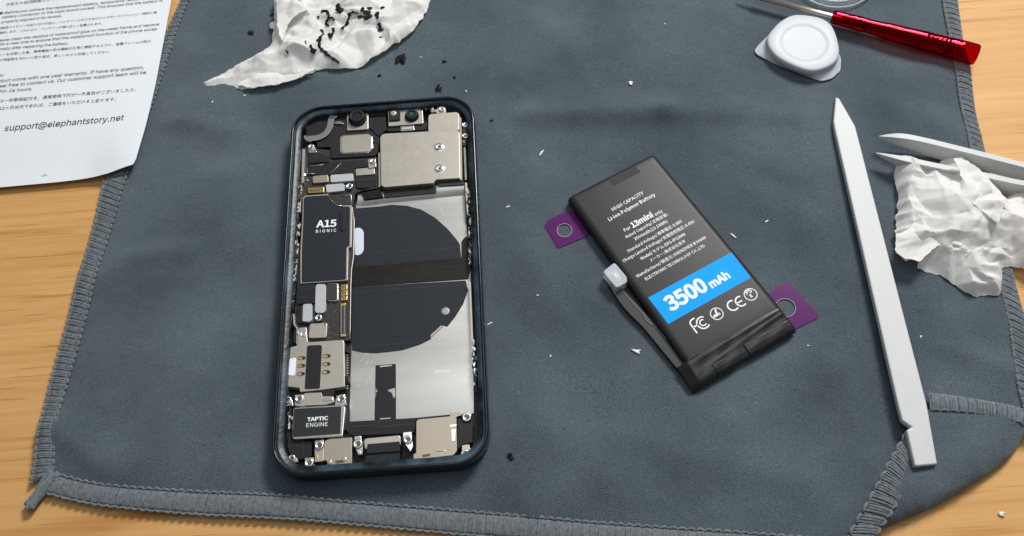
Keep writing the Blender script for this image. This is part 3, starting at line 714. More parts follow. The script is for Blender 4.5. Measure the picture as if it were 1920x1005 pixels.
part('reader_latch', BLACK, r3([(595, 625), (615, 620), (640, 650), (640, 670), (600, 668)]), 4.6, 2, .2, .1)
part('reader_latch', BLACK, r3([(598, 862), (640, 850), (645, 905), (600, 910)]), 4.6, 2, .2, .1)
mb = MB(); rr_ = random.Random(8)
for k in range(14):
    y = 690 + k * 20; mb.prism(V(r3([(628, y), (638, y), (638, y + 9), (628, y + 9)]), 3.5), 3, 0)
mb.build('solder_components', STEEL, ph)
# bracket under the reader
clip(r4([(262, 295), (335, 290), (345, 280), (470, 275), (478, 300), (565, 305), (572, 350), (500, 372), (345, 378), (325, 385), (262, 380)]), 4.8)
part('bracket_slot', CHROME, r4([(478, 322), (560, 315), (562, 338), (480, 345)]), 4.95, 4.6, .5, .06)
clip(r4([(590, 300), (655, 290), (662, 360), (640, 385), (575, 385)]), 4.8, CHROME); part('tape_strip', BLACK, r4([(430, 262), (575, 250), (570, 300), (482, 302), (478, 272)]), 5.0, 3, .2, .1)
clip(r4([(185, 310), (215, 300), (240, 330), (250, 385), (220, 370), (190, 350)]), 4.5, CHROME)
# haptic motor
TE = part('haptic_motor', CHROME, r4([(248, 402), (262, 392), (630, 372), (655, 384), (660, 398), (640, 612), (628, 622), (255, 644), (240, 632)]), 5.3, 1.5, .5, .3, None, 3)
part('motor_label', mat('motor_black', (.010, .010, .011), .42), r4([(256, 404), (628, 384), (620, 600), (246, 626)]), 5.38, 5.2, .3, .04, TE)
mb = MB(); write(mb, 'TAPTIC', r4([(359, 502)])[0], r4([(524, 490)])[0], 5.42, offset=.014, hy=.82); write(mb, 'ENGINE', r4([(352, 548)])[0], r4([(521, 538)])[0], 5.42, offset=0, hy=.88)
mb.build('printed_text', WHITET, TE)
# bottom row
part('flex_cable', BLACK, r4([(650, 395), (690, 395), (690, 505), (1190, 476), (1480, 450), (1480, 465), (1210, 488), (1205, 590), (1000, 602), (720, 615), (680, 590), (660, 560)]), 2.9, 1.3, .3, .1)
part('speaker_box', BLACK, r4([(205, 602), (245, 642), (395, 662), (392, 780), (300, 802), (222, 762), (205, 700)]), 4.0, 1.3, .5, .2)
part('speaker_box', BLACK, r4([(190, 560), (240, 560), (240, 645), (200, 640)]), 3.6, 1.3, .3, .2)
clip(r4([(418, 655), (490, 645), (488, 815), (418, 822)]), 4.8); part('contact_clip', GOLD, r4([(420, 768), (445, 765), (445, 802), (422, 805)]), 4.95, 4, .2, .08)
SP = part('antenna_plate', STEELD, r4([(520, 645), (545, 635), (712, 628), (708, 842), (520, 858), (512, 812), (482, 806), (498, 655)]), 4.6, 1.5, .3, .12)
part('plate_slot', BRASS, r4([(580, 810), (645, 805), (645, 828), (582, 834)]), 4.63, 4.4, .1, .02, SP)
for x, y in ((537, 822), (652, 800)):
    c = P(*r4([(x, y)])[0], 4.6); mb = MB(); mb.lathe(c, [(.75, 4.6), (.7, 4.72), (.3, 4.68)], 18); mb.build('plate_dimple', STEEL, SP)
clip(r4([(730, 620), (780, 615), (795, 700), (795, 760), (760, 765), (735, 700)]), 4.6, CHROME); clip(r4([(1112, 590), (1178, 583), (1190, 700), (1170, 740), (1115, 660)]), 4.7, CHROME)
CN = part('charging_port', STEEL, r4([(806, 650), (820, 636), (1082, 611), (1092, 625), (1092, 690), (812, 720)]), 4.4, 1.5, .4, .15)
part('port_cover', BLACK, r4([(832, 680), (1084, 660), (1090, 735), (826, 755)]), 5.2, 1.5, .2, .1, CN)
part('port_housing', BLACK, r4([(825, 757), (1088, 738), (1085, 820), (810, 838)]), 4.6, 1.5, .2, .12, CN)
SPK = part('loudspeaker', STEELD, r4([(1216, 500), (1230, 486), (1482, 462), (1480, 432), (1568, 428), (1572, 455), (1530, 466), (1536, 730), (1508, 768), (1196, 804), (1192, 758), (1215, 752)]), 4.9, 1.5, .4, .14)
part('speaker_side', BLACK, r4([(1538, 478), (1572, 482), (1580, 505), (1660, 512), (1656, 668), (1590, 680), (1545, 720), (1538, 690)]), 4.7, 1.5, .4, .15)
c = P(*r4([(1566, 555)])[0], 4.7); mb = MB(); mb.lathe(c, [(.5, 4.72), (.45, 4.73)], 16); mb.build('vent_hole', DARK, SPK)
mb = MB(); flat(mb, r4([(1492, 565), (1525, 560), (1520, 655), (1496, 658)]), 5.05, .25, .3); flat(mb, r4([(1480, 530), (1532, 525), (1532, 540), (1482, 545)]), 5.02, .2, .1); mb.build('spring_contact', CHROME, SPK, .05)
mb = MB(); mb.tube(V(r4([(1370, 742), (1420, 736), (1482, 724)]), 4.92), .1, 6); mb.build('edge_trim', CHROME, SPK)
part('plate_slot', BRASS, r4([(1262, 765), (1325, 755), (1326, 775), (1264, 785)]), 4.93, 4.7, .1, .02, SPK)
clip(r4([(1575, 690), (1632, 683), (1640, 720), (1675, 690), (1672, 720), (1628, 770), (1575, 770)]), 4.5); clip(r4([(1575, 430), (1650, 440), (1640, 500), (1580, 500)]), 4.6)
clip(r4([(215, 770), (250, 765), (285, 800), (285, 822), (225, 822)]), 4.3); clip(r4([(340, 790), (410, 785), (412, 850), (350, 865)]), 5.2)
# side rails and torn glue
for pts, z, z0 in ((r1([(280, 500), (298, 498), (290, 760), (272, 770)]), 4.6, 2), (r1([(265, 780), (276, 780), (262, 1000), (250, 1000)]), 4.4, 2), (r2([(235, 520), (248, 520), (225, 760), (212, 760)]), 4.4, 2),
                   (r3([(205, 370), (216, 370), (222, 450), (245, 480), (240, 610), (232, 610), (234, 485), (210, 455)]), 4.4, 2), (r2([(1556, 10), (1572, 10), (1585, 260), (1572, 262)]), 4.4, 2), (r3([(1588, 120), (1602, 115), (1625, 690), (1612, 690)]), 4.0, 1.5)):
    part('side_rail', STEEL, pts, z, z0, .1, .06)
rr_ = random.Random(21)
def flecks(path, n, spread, z):
    pts = resample(spline(V(path, z), 4), .4); mb = MB()
    mb.tube([p + Vector((rr_.gauss(0, .12), 0, -.55)) for p in pts], [rr_.uniform(.25, .5) for _ in pts], 6, 0)
    for k in range(n):
        p = pts[rr_.randrange(len(pts))] + Vector((rr_.gauss(0, spread), rr_.uniform(-.4, .4), rr_.uniform(-.4, .2)))
        s = rr_.uniform(.15, .42); el = rr_.uniform(1, 3.2)
        poly = [Vector((p.x + s * math.cos(t) * rr_.uniform(.6, 1.1), p.y + s * el * math.sin(t) * rr_.uniform(.7, 1.1), p.z)) for t in np.linspace(0, 6.28, 7)[:-1]]
        mb.prism(poly, p.z - rr_.uniform(.5, .9), rr_.choice((0, 0, 0, 1, 1, 2)))
    mb.build('torn_adhesive', [DARK, RESID, CHROME], ph)
flecks(r1([(258, 720), (240, 1000)]) + r2([(228, 520), (205, 760)]) + r3([(195, 150), (200, 330)]), 150, .45, 5.0)
flecks(r2([(1580, 60), (1598, 300), (1600, 640)]), 75, .38, 4.9); flecks(r3([(1625, 560), (1640, 960)]), 45, .3, 4.6); flecks(r4([(225, 400), (220, 560)]), 24, .3, 4.8)
flecks(r1([(310, 215), (420, 190), (600, 182)]), 10, .5, 6.0); flecks(r1([(1210, 170), (1300, 178)]), 6, .3, 5.4)

# fine seams, folds and small fittings
mb = MB()
for pts in (r1([(345, 560), (430, 556), (485, 560)]), r1([(345, 575), (430, 572)]), r1([(655, 595), (690, 640), (690, 690)]), r1([(700, 745), (860, 735)]), r1([(510, 500), (575, 500)]), r1([(540, 320), (560, 380), (520, 470)]),
            r3([(245, 180), (380, 182)]), r3([(240, 240), (380, 245)]), r3([(245, 350), (280, 352)]), r4([(920, 490), (922, 545), (1185, 520)]), r4([(700, 545), (900, 530)]), r4([(215, 690), (385, 705)]), r4([(330, 650), (330, 790)]), r4([(830, 700), (1086, 680)]), r4([(1540, 600), (1655, 590)])):
    mb.ribbon(V(pts, 4.52 if pts[0][1] < 400 else 4.2), .09)
mb.build('seam', mat('seam_grey', (.05, .05, .052), .5), ph)
mb = MB()
for a, b in ((r2([(700, 235), (1180, 215)]), 1), (r2([(720, 560), (1500, 520)]), 1), (r3([(690, 200), (1540, 140)]), 1), (r3([(700, 630), (1180, 590)]), 1)):
    mb.ribbon(V(a, 1.875), .10)
mb.build('sheet_crease', mat('crease_grey', (.026, .03, .038), .5), ph)
mb = MB(); rr_ = random.Random(31)
for k in range(46):                                    # scuffs left by the prised-out cell
    x, y = rr_.choice(((rr_.uniform(690, 830), rr_.uniform(690, 960)), (rr_.uniform(1100, 1590), rr_.uniform(560, 960)), (rr_.uniform(700, 850), rr_.uniform(690, 960))))
    a = P(*r3([(x, y)])[0], 1.725); L_ = rr_.uniform(.5, 2.4); an = rr_.gauss(.9, .35); mb.ribbon([a, a + Vector((math.cos(an) * L_ * .5, math.sin(an) * L_ * .5 + .05, 0)), a + Vector((math.cos(an) * L_, math.sin(an) * L_, 0))], [.02, rr_.uniform(.05, .11), .02])
mb.build('scuffs', mat('bright_scuff', (.75, .75, .73), .5, .3), ph); mb = MB()
for k in range(26):
    x, y = rr_.uniform(1330, 1540), rr_.uniform(180, 420)
    if y > 180 + (x - 1250) * .75: continue
    a = P(*r2([(x, y)])[0], 1.725); L_ = rr_.uniform(1, 2.6); mb.ribbon([a, a + Vector((L_ * .6, -L_ * .55, 0))], [.03, .08])
mb.build('scuffs', bpy.data.materials['bright_scuff'], ph)
for q, z in ((r1([(318, 742)]), 3.6), (r1([(300, 700)]), 3.6), (r2([(298, 838)]), 3.6), (r3([(240, 520)]), 4.85), (r4([(205, 372)]), 4.4), (r4([(222, 540)]), 4.3), (r4([(770, 745)]), 4.9), (r4([(1165, 715)]), 4.9), (r1([(1300, 195)]), 5.1), (r1([(1545, 440)]), 4.75), (r1([(1525, 735)]), 4.7)):
    part('spring_contact', CHROME, [(q[0][0] - 2.2, q[0][1] - 1.8), (q[0][0] + 1.2, q[0][1] - 2.4), (q[0][0] + 2.4, q[0][1] + .6), (q[0][0] - .8, q[0][1] + 2.4)], z, z - .8, .1, .08)

# ------------------------------------------------------------------ replacement battery
BA = .4765; BZ = 4.1
e1 = Vector((math.cos(BA), math.sin(BA), 0)); e2 = Vector((math.sin(BA), -math.cos(BA), 0))
B0 = Vector((93.46, 86.5, 0)); BWD, BLN = 34.5, 74.4
BC = [P(1064, 370, 4).to_2d(), P(1227, 287, 4).to_2d(), P(1497, 614, 4).to_2d(), P(1314, 720, 4).to_2d()]
def BL(u, v, z):
    s, t = u / BWD, v / BLN; p = BC[0].lerp(BC[1], s).lerp(BC[3].lerp(BC[2], s), t)
    return Vector((p.x, p.y, z))
def BO(u, v, z): return B0 + e1 * u + e2 * v + Vector((0, 0, z))
bt = thing('phone_battery', BL(BWD / 2, BLN / 2, 0), 'black flat replacement phone battery with white writing and a blue capacity band', 'battery')
def section(ins_, zt, zb, rt_=1.5, rbm=1.0):
    pts = []
    x0, x1 = ins_, BWD - ins_; zt = max(zt, zb + rt_ * .5 + rbm * .5 + .1); rt_ = min(rt_, (zt - zb) * .55); rbm = min(rbm, (zt - zb) * .4)
    for cx, cz_, r, a0 in ((x1 - rt_ * 1.6, zt - rt_, rt_, 90), (x1 - rbm, zb + rbm, rbm, 0), (x0 + rbm, zb + rbm, rbm, -90), (x0 + rt_ * 1.6, zt - rt_, rt_, 180)):
        for k in range(7):
            a = math.radians(a0 - 90 * k / 6); sx_ = 1.6 if r is rt_ and cz_ > zb + rbm + .01 else 1
            pts.append((cx + r * sx_ * math.cos(a), cz_ + r * math.sin(a)))
    return pts
mb = MB(); rings = []
for v, i_, zt, zb in ((-.2, .9, 2.4, 1.2), (-.1, .4, 3.3, .6), (.15, .15, 3.75, .3), (.6, 0, 3.98, .12), (1.4, 0, BZ - .02, .05), (3, 0, BZ, .05), (20, 0, BZ, .05), (45, 0, BZ, .05), (60, 0, BZ, .05), (64, 0, BZ - .05, .05), (67, .05, 3.95, .05), (69.5, .1, 3.55, .1), (72.2, .2, 3.35, .2), (73.6, .3, 2.9, .3), (74.4, .5, 2.1, .6)):
    rings.append([BL(x, v, z) for x, z in section(i_, zt, zb)])
mb.loft(rings, True, True, True); mb.build('cell', BATT, bt)
# taped end over the small protection board
def bz(v): return float(np.interp(v, [60, 64, 67, 69.5, 72.6, 74.0, 74.5, 75.2], [BZ, BZ - .03, BZ - .2, 3.55, 3.4, 3.1, 2.3, 1.0]))
def tz(u, v): return bz(v) + .09 + .17 * math.exp(-((v - (71.2 - u * .09)) / .6) ** 2) * (.3 + .7 * (u / BWD)) + .10 * math.exp(-((v - (67.9 - u * .03)) / .5) ** 2) + .05 * math.sin(u * .8 + v)
mb = MB(); rows = []
for v in np.linspace(66.2, 74.5, 30):
    rows.append([BL(u, v - (.2 * math.sin(u * .3) if v < 66.5 else 0), tz(u, v)) for u in np.linspace(1.2, BWD - 1.2, 60)])
mb.loft(rows, False); mb.build('end_tape', BTAPE, bt)
for (u0, u1, v0, v1, zz) in ((6.2, 12.0, 71.2, 75.0, .16), (17.5, 33.8, 70.6, 74.8, .10), (-2.6, 5.4, 66.4, 74.9, .14)):
    mb = MB(); rows = []
    for v in np.linspace(v0, v1, 14): rows.append([BL(u, v, tz(u, v) + zz - .55 * max(0, .6 - u)) for u in np.linspace(u0, u1, 24)])
    mb.loft(rows, False); o = mb.build('tape_fold', BTAPE, bt); sd = o.modifiers.new('solid', 'SOLIDIFY'); sd.thickness = .1 * S; sd.offset = -1
# top tape patch, slightly glossier
TP = V(rb1([(480, 226), (655, 146), (692, 180), (516, 268)]), BZ)
mb = MB(); mb.prism([Vector((p.x, p.y, BZ + .04)) for p in TP], BZ - .02); mb.build('tape_patch', mat('patch_tape', (.0145, .0135, .0135), .55, spec=.25), bt)
# blue band
mb = MB(); mb.prism([Vector((p.x, p.y, BZ + .04)) for p in V(rb2([(430, 328), (1010, 12), (1145, 188), (570, 512)]), BZ)], BZ - .02); mb.build('capacity_band', BLUE, bt)
mb = MB(); ZT = BZ + .05
def bw(t, a, b, off=.005, hy=1.0, za=ZT, **k): write(mb, t, a, b, za, e1, off, hy, **k)
T1 = lambda a: rb1([a])[0]
bw('HIGH CAPACITY', T1((512, 432)), T1((718, 327)), .004)
bw('Li-ion Polymer Battery', T1((490, 496)), T1((795, 342)), .007)
bw('For', T1((590, 564)), T1((630, 544)), .004); bw('13mini', T1((641, 539)), T1((778, 470)), .015); bw('only', T1((787, 462)), T1((835, 438)), .005)
bw('Rated Capacity/定格容量:', T1((601, 606)), T1((876, 464)), .005)
bw('3500mAh(13.58Wh)', T1((655, 621)), T1((872, 510)), .005)
bw('Standard Voltage/標準電圧:3.88V', T1((610, 698)), T1((968, 512)), .005)
bw('Charge Limited Voltage/充電限制電圧:4.45V', T1((580, 762)), T1((1050, 516)), .005)
bw('Model/モデル:EPS-IP13MN', T1((697, 746)), T1((987, 594)), .005)
bw('メーカー:株式会社虎洋', T1((755, 758)), T1((988, 638)), .005)
bw('Manufacturer/製造元:SHENZHEN BOHAN', (1195.4, 520.5), (1326, 449.5), .005)
bw('ELECTRONIC TECHNOLOGY CO.,LTD', (1211.5, 526), (1326, 466), .005)
T2 = lambda a: rb2([a])[0]
ZB = BZ + .07
bw('3500', T2((586, 424)), T2((866, 282)),  .016, 1.0, ZB)
bw('mAh', T2((874, 262)), T2((1012, 192)), .016, 1.0, ZB)
def loc2(pt): 
    q = P(*T2(pt), ZT); d = q - B0; return d.dot(e1), d.dot(e2)
def arc(c, r, a0, a1, wd, sy=1.0):
    mb.ribbon([BO(c[0] + r * math.cos(a), c[1] - r * sy * math.sin(a), ZT) for a in np.linspace(math.radians(a0), math.radians(a1), 26)], wd)
def line(pts, wd): mb.ribbon([BO(u, v, ZT) for u, v in pts], wd)
c = loc2((812, 502)); arc(c, 1.95, 50, 310, .42); arc(c, 1.0, 50, 310, .38)
f = loc2((752, 528)); line([(f[0] - .6, f[1] + 2.3), (f[0] - .6, f[1] - 1.2), (f[0] - .3, f[1] - 1.9), (f[0] + .4, f[1] - 2.25), (f[0] + 1.6, f[1] - 2.25)], .46); line([(f[0] - .6, f[1] + .1), (f[0] + 1.2, f[1] + .1)], .44)
c = loc2((908, 440)); arc(c, 1.95, 0, 360, .26); line([(c[0] - .9, c[1] - .1), (c[0] - .3, c[1] + .6), (c[0] + .5, c[1] - 1.5)], .55)
wl_ = P(*T2((893, 468)), ZT); bw('RoHS', T2((890, 470)), T2((938, 445)), .02)
c = loc2((1020, 382)); arc(c, 1.65, 55, 305, .45)
c = loc2((1076, 352)); arc(c, 1.65, 60, 300, .45); line([(c[0] - 1.6, c[1]), (c[0] + .5, c[1])], .42)
c = loc2((1144, 305)); arc(c, 2.0, 0, 360, .26)
bw('PS', T2((1119, 307)), T2((1158, 287)), .012, 1.0); bw('E', T2((1148, 327)), T2((1162, 320)), .012)
mb.build('printed_text', WHITET, bt)
# flex tail and capped plug
zt = lambda x, y: 2.2
mb = MB(); out = spline(V(rb2([(140, 225), (260, 400), (400, 545), (560, 740), (690, 890), (755, 955)]), 1.8), 4); inn = spline(V(rb2([(240, 252), (345, 362), (485, 508), (615, 648), (722, 768), (780, 860)]), 1.8), 4)
mb.prism(out + inn[::-1], .3); mb.build('flex_tail', BTAPE, bt, .2)
mb = MB(); mb.tube(V(rb2([(232, 266), (330, 372), (465, 518), (590, 653), (696, 772)]), 1.9), .13, 6); mb.tube(V(rb2([(395, 455), (412, 480), (448, 515), (470, 520)]), 1.95), .16, 6); mb.build('flex_edge_highlight', mat('painted_highlight', (.20, .19, .18), .4), bt)  # thin pale tubes paint the highlight lines along the tail edge
CPZ = 4.6
cap = part('plug_cap', CAPM, rb2([(116, 150), (125, 135), (188, 86), (200, 88), (280, 183), (283, 215), (268, 228), (214, 258), (198, 250)]), CPZ, 1.0, .5, .45, bt, 3)
mb = MB(); flat(mb, rb2([(186, 166), (204, 156), (222, 178), (204, 190)]), 3.4, .5, .1); mb.build('plug_contact', GOLD, bt)
mb = MB(); flat(mb, rb2([(170, 150), (205, 135), (245, 190), (210, 215)]), 2.8, 1.5, .1); mb.build('plug_body', GREY, bt)
def tab(outline, hole, rx, ry):
    mb = MB(); o_ = rnd(V(outline, .35), .7, 4); n = 40
    c = P(*hole, .35); hp = [Vector((c.x + rx * math.cos(a), c.y + ry * math.sin(a), .35)) for a in np.linspace(0, 2 * math.pi, n + 1)[:-1]]
    ov = resample(o_ + [o_[0]], .5)[:-1]; N = len(ov)
    pts = [p.to_2d() for p in ov] + [p.to_2d() for p in hp]
    r = delaunay_2d_cdt(pts, [(i, (i + 1) % N) for i in range(N)] + [(N + i, N + (i + 1) % n) for i in range(n)], [], 0, 1e-5)
    fs = []
    for f in r[2]:
        q = sum((r[0][i] for i in f), Vector((0, 0))) / len(f)
        X = np.array([q.x]); Y = np.array([q.y])
        if inside([(p.x, p.y) for p in ov], X, Y)[0] and not inside([(p.x, p.y) for p in hp], X, Y)[0]: fs.append(list(f))
    mb.add([Vector((p.x, p.y, .35)) for p in r[0]], fs, 0)
    o = mb.build('pull_tab', PURPLE, bt); sd = o.modifiers.new('solid', 'SOLIDIFY'); sd.thickness = .14 * S
    mb = MB(); mb.tube([p + Vector((0, 0, .05)) for p in hp] + [hp[0] + Vector((0, 0, .05))], .09, 5, 0, False); mb.build('tab_hole_edge', mat('film_edge', (.55, .42, .55), .4), o)
tab(rb1([(72, 522), (95, 488), (225, 425), (420, 520), (350, 590), (160, 668)]), rb1([(200, 555)])[0], 2.45, 2.5)
tab(rb2([(1230, 340), (1340, 240), (1416, 222), (1624, 450), (1612, 470), (1460, 545), (1380, 500)]), rb2([(1388, 398)])[0], 3.1, 3.1)

# ------------------------------------------------------------------ spudger
sp = thing('spudger', P(1640, 560, 0), 'long flat white plastic spudger with pointed tip and hooked square end', 'pry tool')
ol = [(1567, 181), (1574, 184), (1604, 236), (1682, 540), (1738, 757), (1758, 870), (1716, 874), (1700, 806), (1710, 801), (1692, 788), (1685, 762), (1634, 540), (1566, 244), (1563, 226)]
yA, yB, yT = P(1585, 240, 3).y, P(1737, 872, 5.8).y, P(1570, 182, 1).y
def sz(wy): return 2.9 + 2.9 * (yA - wy) / (yA - yB) if wy < yA else 2.9 - 1.5 * (wy - yA) / (yT - yA)
def onz(px, py):
    z = 3.0
    for _ in range(6): z = sz(P(px, py, z).y)
    return P(px, py, z)
top = [onz(*q) for q in ol]; n = len(top); bot = [Vector((p.x, p.y, max(.25, p.z - 2.5))) for p in top]
mb = MB(); mb.add(top + bot, [[2, 12, 11, 10, 9, 8, 7, 6, 5, 4, 3], [1, 0, 13, 12, 2], [n + k for k in (2, 3, 4, 5, 6, 7, 8, 9, 10, 11, 12)], [n + k for k in (0, 1, 2, 12, 13)]] + [[i, (i + 1) % n, (i + 1) % n + n, i + n] for i in range(n)])
o = mb.build('handle', PLAS, sp); bmf = __import__('bmesh'); bm = bmf.new(); bm.from_mesh(o.data); bmf.ops.recalc_face_normals(bm, faces=bm.faces); bm.to_mesh(o.data); bm.free()
bv = o.modifiers.new('bevel', 'BEVEL'); bv.width = .5 * S; bv.segments = 3; bv.limit_method = 'ANGLE'; bv.angle_limit = math.radians(50)

# ------------------------------------------------------------------ tweezers
tw = thing('tweezers', P(1800, 300, 0), 'white plastic tweezers lying on their side half under the right tissue', 'tweezers')
def arm(path, wd, hgt, base):
    mb = MB(); pts = spline([P(x, y, z) for x, y, z in path], 8); n = len(pts); rings = []
    for i, p in enumerate(pts):
        t = pts[min(i + 1, n - 1)] - pts[max(i - 1, 0)]; t.z = 0; t.normalize(); nr = Vector((-t.y, t.x, 0)); s = i / (n - 1)
        w_ = float(np.interp(s, [0, .2, .22, 1], wd)); h_ = float(np.interp(s, [0, .2, .4, 1], hgt))
        rings.append([p + nr * w_ / 2, p - nr * w_ / 2, p - nr * w_ / 2 - Vector((0, 0, h_)), p + nr * w_ / 2 - Vector((0, 0, h_))])
    mb.loft(rings, True, True, True, 0, False); return mb
arm([(1648, 255, 5.5), (1702, 256, 7.6), (1810, 281, 8.2), (1920, 309, 8.2), (2010, 331, 8.2)], [.12, 2.0, 2.0, 1.9], [.5, 3.8, 7.0, 7.4], 0).build('arm', PLAS, tw, .2)
arm([(1642, 286, 5.0), (1690, 296, 7.0), (1760, 311, 8.0), (1843, 327, 8.2), (1920, 343, 8.2), (2010, 352, 8.2)], [.12, 1.8, 1.9, 1.9], [.5, 3.6, 7.0, 7.4], 0).build('arm', PLAS, tw, .2)
mb = MB(); mb.prism([P(2005, 326, 8.1), P(2070, 342, 8.1), P(2070, 358, 8.1), P(2005, 358, 8.1)], .6); mb.build('bridge', PLAS, tw, .3)

# ------------------------------------------------------------------ tissues
def facets(X, Y, seed, lam, amp, ang=0.0, st=1.8):
    """random heights on scattered points, joined by flat triangles: creased like paper"""
    r = np.random.default_rng(seed); ca, sa = math.cos(ang), math.sin(ang)
    U = (X * ca + Y * sa) / st; W = -X * sa + Y * ca
    u0, u1, w0, w1 = U.min() - 2 * lam, U.max() + 2 * lam, W.min() - 2 * lam, W.max() + 2 * lam
    gu, gw = np.meshgrid(np.arange(u0, u1, lam), np.arange(w0, w1, lam))
    su = gu.ravel() + r.uniform(-.45, .45, gu.size) * lam; sw = gw.ravel() + r.uniform(-.45, .45, gw.size) * lam
    sz_ = r.uniform(-1, 1, su.size) * amp
    res = delaunay_2d_cdt([Vector((a, b)) for a, b in zip(su, sw)], [], [], 0, 1e-6)
    tree = BVHTree.FromPolygons([Vector((p.x, p.y, sz_[o[0]])) for p, o in zip(res[0], res[3])], [list(f) for f in res[2]])
    dn = Vector((0, 0, -1)); out = np.zeros(X.shape)
    for k in range(X.size):
        h = tree.ray_cast(Vector((U[k], W[k], 100)), dn)[0]
        if h: out[k] = h.z
    return out
def crumple(X, Y, seed, amp, ang=.4):
    wx = np.array([noise.noise(Vector((a * .08, b * .08, seed))) for a, b in zip(X, Y)]) * 3; wy = np.array([noise.noise(Vector((a * .08, b * .08, seed + 9))) for a, b in zip(X, Y)]) * 3
    X = X + wx; Y = Y + wy
    gate = np.clip(.6 + 1.3 * np.array([noise.noise(Vector((p * .06, q * .06, seed + 20))) for p, q in zip(X, Y)]), .15, 1.3)
    return amp * (facets(X, Y, seed, 9, 1.2, ang) + facets(X, Y, seed + 1, 4.5, .95, ang + .9, 2.4) * (1.6 - gate) + facets(X, Y, seed + 2, 2.4, .62, ang - .5, 2.6) * gate + facets(X, Y, seed + 3, 1.3, .22, ang + .4, 2.4) * gate)
def tissue(mb, outline, z, seed, base, dome, amp, ridges=(), step=.42, edge=1.0, drop0=True, ang=.4):
    o_ = resample(V(outline + [outline[0]], z), .8)[:-1]; r_ = random.Random(seed)
    o_ = [p + Vector((noise.noise(Vector((p.x * .5, p.y * .5, seed))), noise.noise(Vector((p.x * .5, p.y * .5, seed + 5))), 0)) * .8 for p in o_]
    vx, vy, fs, be, pl = fill(o_, step)
    d = polydist(pl, vx, vy); e_ = np.clip(d / 4.5, 0, 1); e_ = e_ * (2 - e_)
    h = base + dome * (1 - np.exp(-d / 6.0)) + crumple(vx, vy, seed, amp, ang) * (.25 + .75 * e_)
    for pts, hh, wd in ridges:
        q = V(pts, z); dd = polydist([(p.x, p.y) for p in q], vx, vy, False); h += hh * np.clip(1 - dd / wd, 0, 1) ** 1.3
    h = np.maximum(h, .5)
    sheet(mb, vx, vy, h, fs, be, (lambda p: max(.1, p.z - .9)) if drop0 else (lambda p: p.z - .12), .5 if drop0 else 0, smooth=True)
    return lambda p: float(h[np.argmin((vx - p[0]) ** 2 + (vy - p[1]) ** 2)])
t1 = thing('crumpled_tissue', P(640, 80, 0), 'crumpled white tissue strewn with black glue scraps behind the opened phone', 'tissue')
OUT1 = rt([(553, 0), (545, 130), (510, 150), (520, 182), (545, 192), (520, 295), (470, 325), (300, 430), (120, 515), (65, 538), (60, 568), (95, 608), (180, 577), (235, 590), (320, 583), (550, 552), (700, 517), (820, 457), (900, 450), (980, 456), (1100, 440), (1200, 402), (1330, 312), (1440, 237), (1497, 180), (1560, 70), (1590, 0), (1640, -140), (1480, -330), (1100, -300), (860, -200), (700, -190), (560, -160)])
mb = MB()
T1Z = tissue(mb, OUT1, 2, 3, .8, 3.4, 1.7, [(rt([(330, 450), (600, 380), (850, 330), (1000, 400)]), 2.2, 7), (rt([(560, 20), (600, 60), (680, 60), (740, 70)]), 3.0, 5), (rt([(560, 180), (590, 290), (640, 330), (800, 380)]), 2.0, 5), (rt([(1080, 150), (1250, 140), (1440, 80)]), 2.2, 9), (rt([(1200, 400), (1350, 260), (1480, 170)]), 2.0, 6), (rt([(730, 60), (800, 130), (760, 90)]), 2, 4)], .42)
# folded flaps lying on it
tissue(mb, rt([(560, -40), (556, 120), (590, 250), (640, 120), (720, 60), (760, 50), (770, 0), (700, -60)]), 8, 14, 6.4, 1.0, 1.1, [], .42, 1, False)
tissue(mb, rt([(300, 560), (400, 480), (560, 470), (800, 450), (830, 452), (700, 515), (560, 552), (400, 578)]), 3.2, 15, 2.6, 1.1, .9, [], .42, 1, True)
mb.build('tissue_sheet', TISSUE, t1).data.set_sharp_from_angle(angle=math.radians(24))
t2 = thing('crumpled_tissue', P(1800, 420, 0), 'crumpled white clean tissue lying over the tweezers at the right edge', 'tissue')
OUT2 = rw([(330, 232), (370, 190), (416, 185), (430, 215), (470, 235), (540, 238), (600, 207), (665, 195), (705, 222), (790, 290), (850, 360), (905, 420), (1005, 360), (1120, 330), (1130, 700), (1090, 800), (985, 775), (940, 762), (895, 780), (897, 860), (885, 920), (790, 916), (770, 928), (700, 900), (650, 860), (580, 812), (450, 775), (465, 742), (390, 735), (335, 687), (340, 560), (352, 420), (335, 310)])
mb = MB()
def t2pre(): pass
T2Z = tissue(mb, OUT2, 3, 27, 1.2, 6.4, 1.75, [(rw([(350, 230), (480, 280), (620, 320), (640, 420)]), 2.6, 6), (rw([(680, 230), (720, 380), (850, 540), (990, 600)]), 3.4, 8), (rw([(350, 640), (480, 640), (700, 650)]), 2.6, 6), (rw([(430, 400), (560, 440), (680, 560)]), 2.2, 7), (rw([(560, 700), (700, 800), (820, 860)]), 1.6, 6)], .42)
tissue(mb, rw([(640, 220), (705, 225), (790, 290), (905, 425), (870, 560), (730, 450), (690, 330)]), 11, 31, 11.2, .5, 1.2, [], .42, 1, False)
tissue(mb, rw([(340, 600), (420, 570), (560, 640), (705, 650), (690, 665), (560, 660), (470, 740), (390, 735), (338, 687)]), 8, 33, 7.0, .7, 1.2, [], .42, 1, False)
mb.build('tissue_sheet', TISSUE, t2).data.set_sharp_from_angle(angle=math.radians(24))

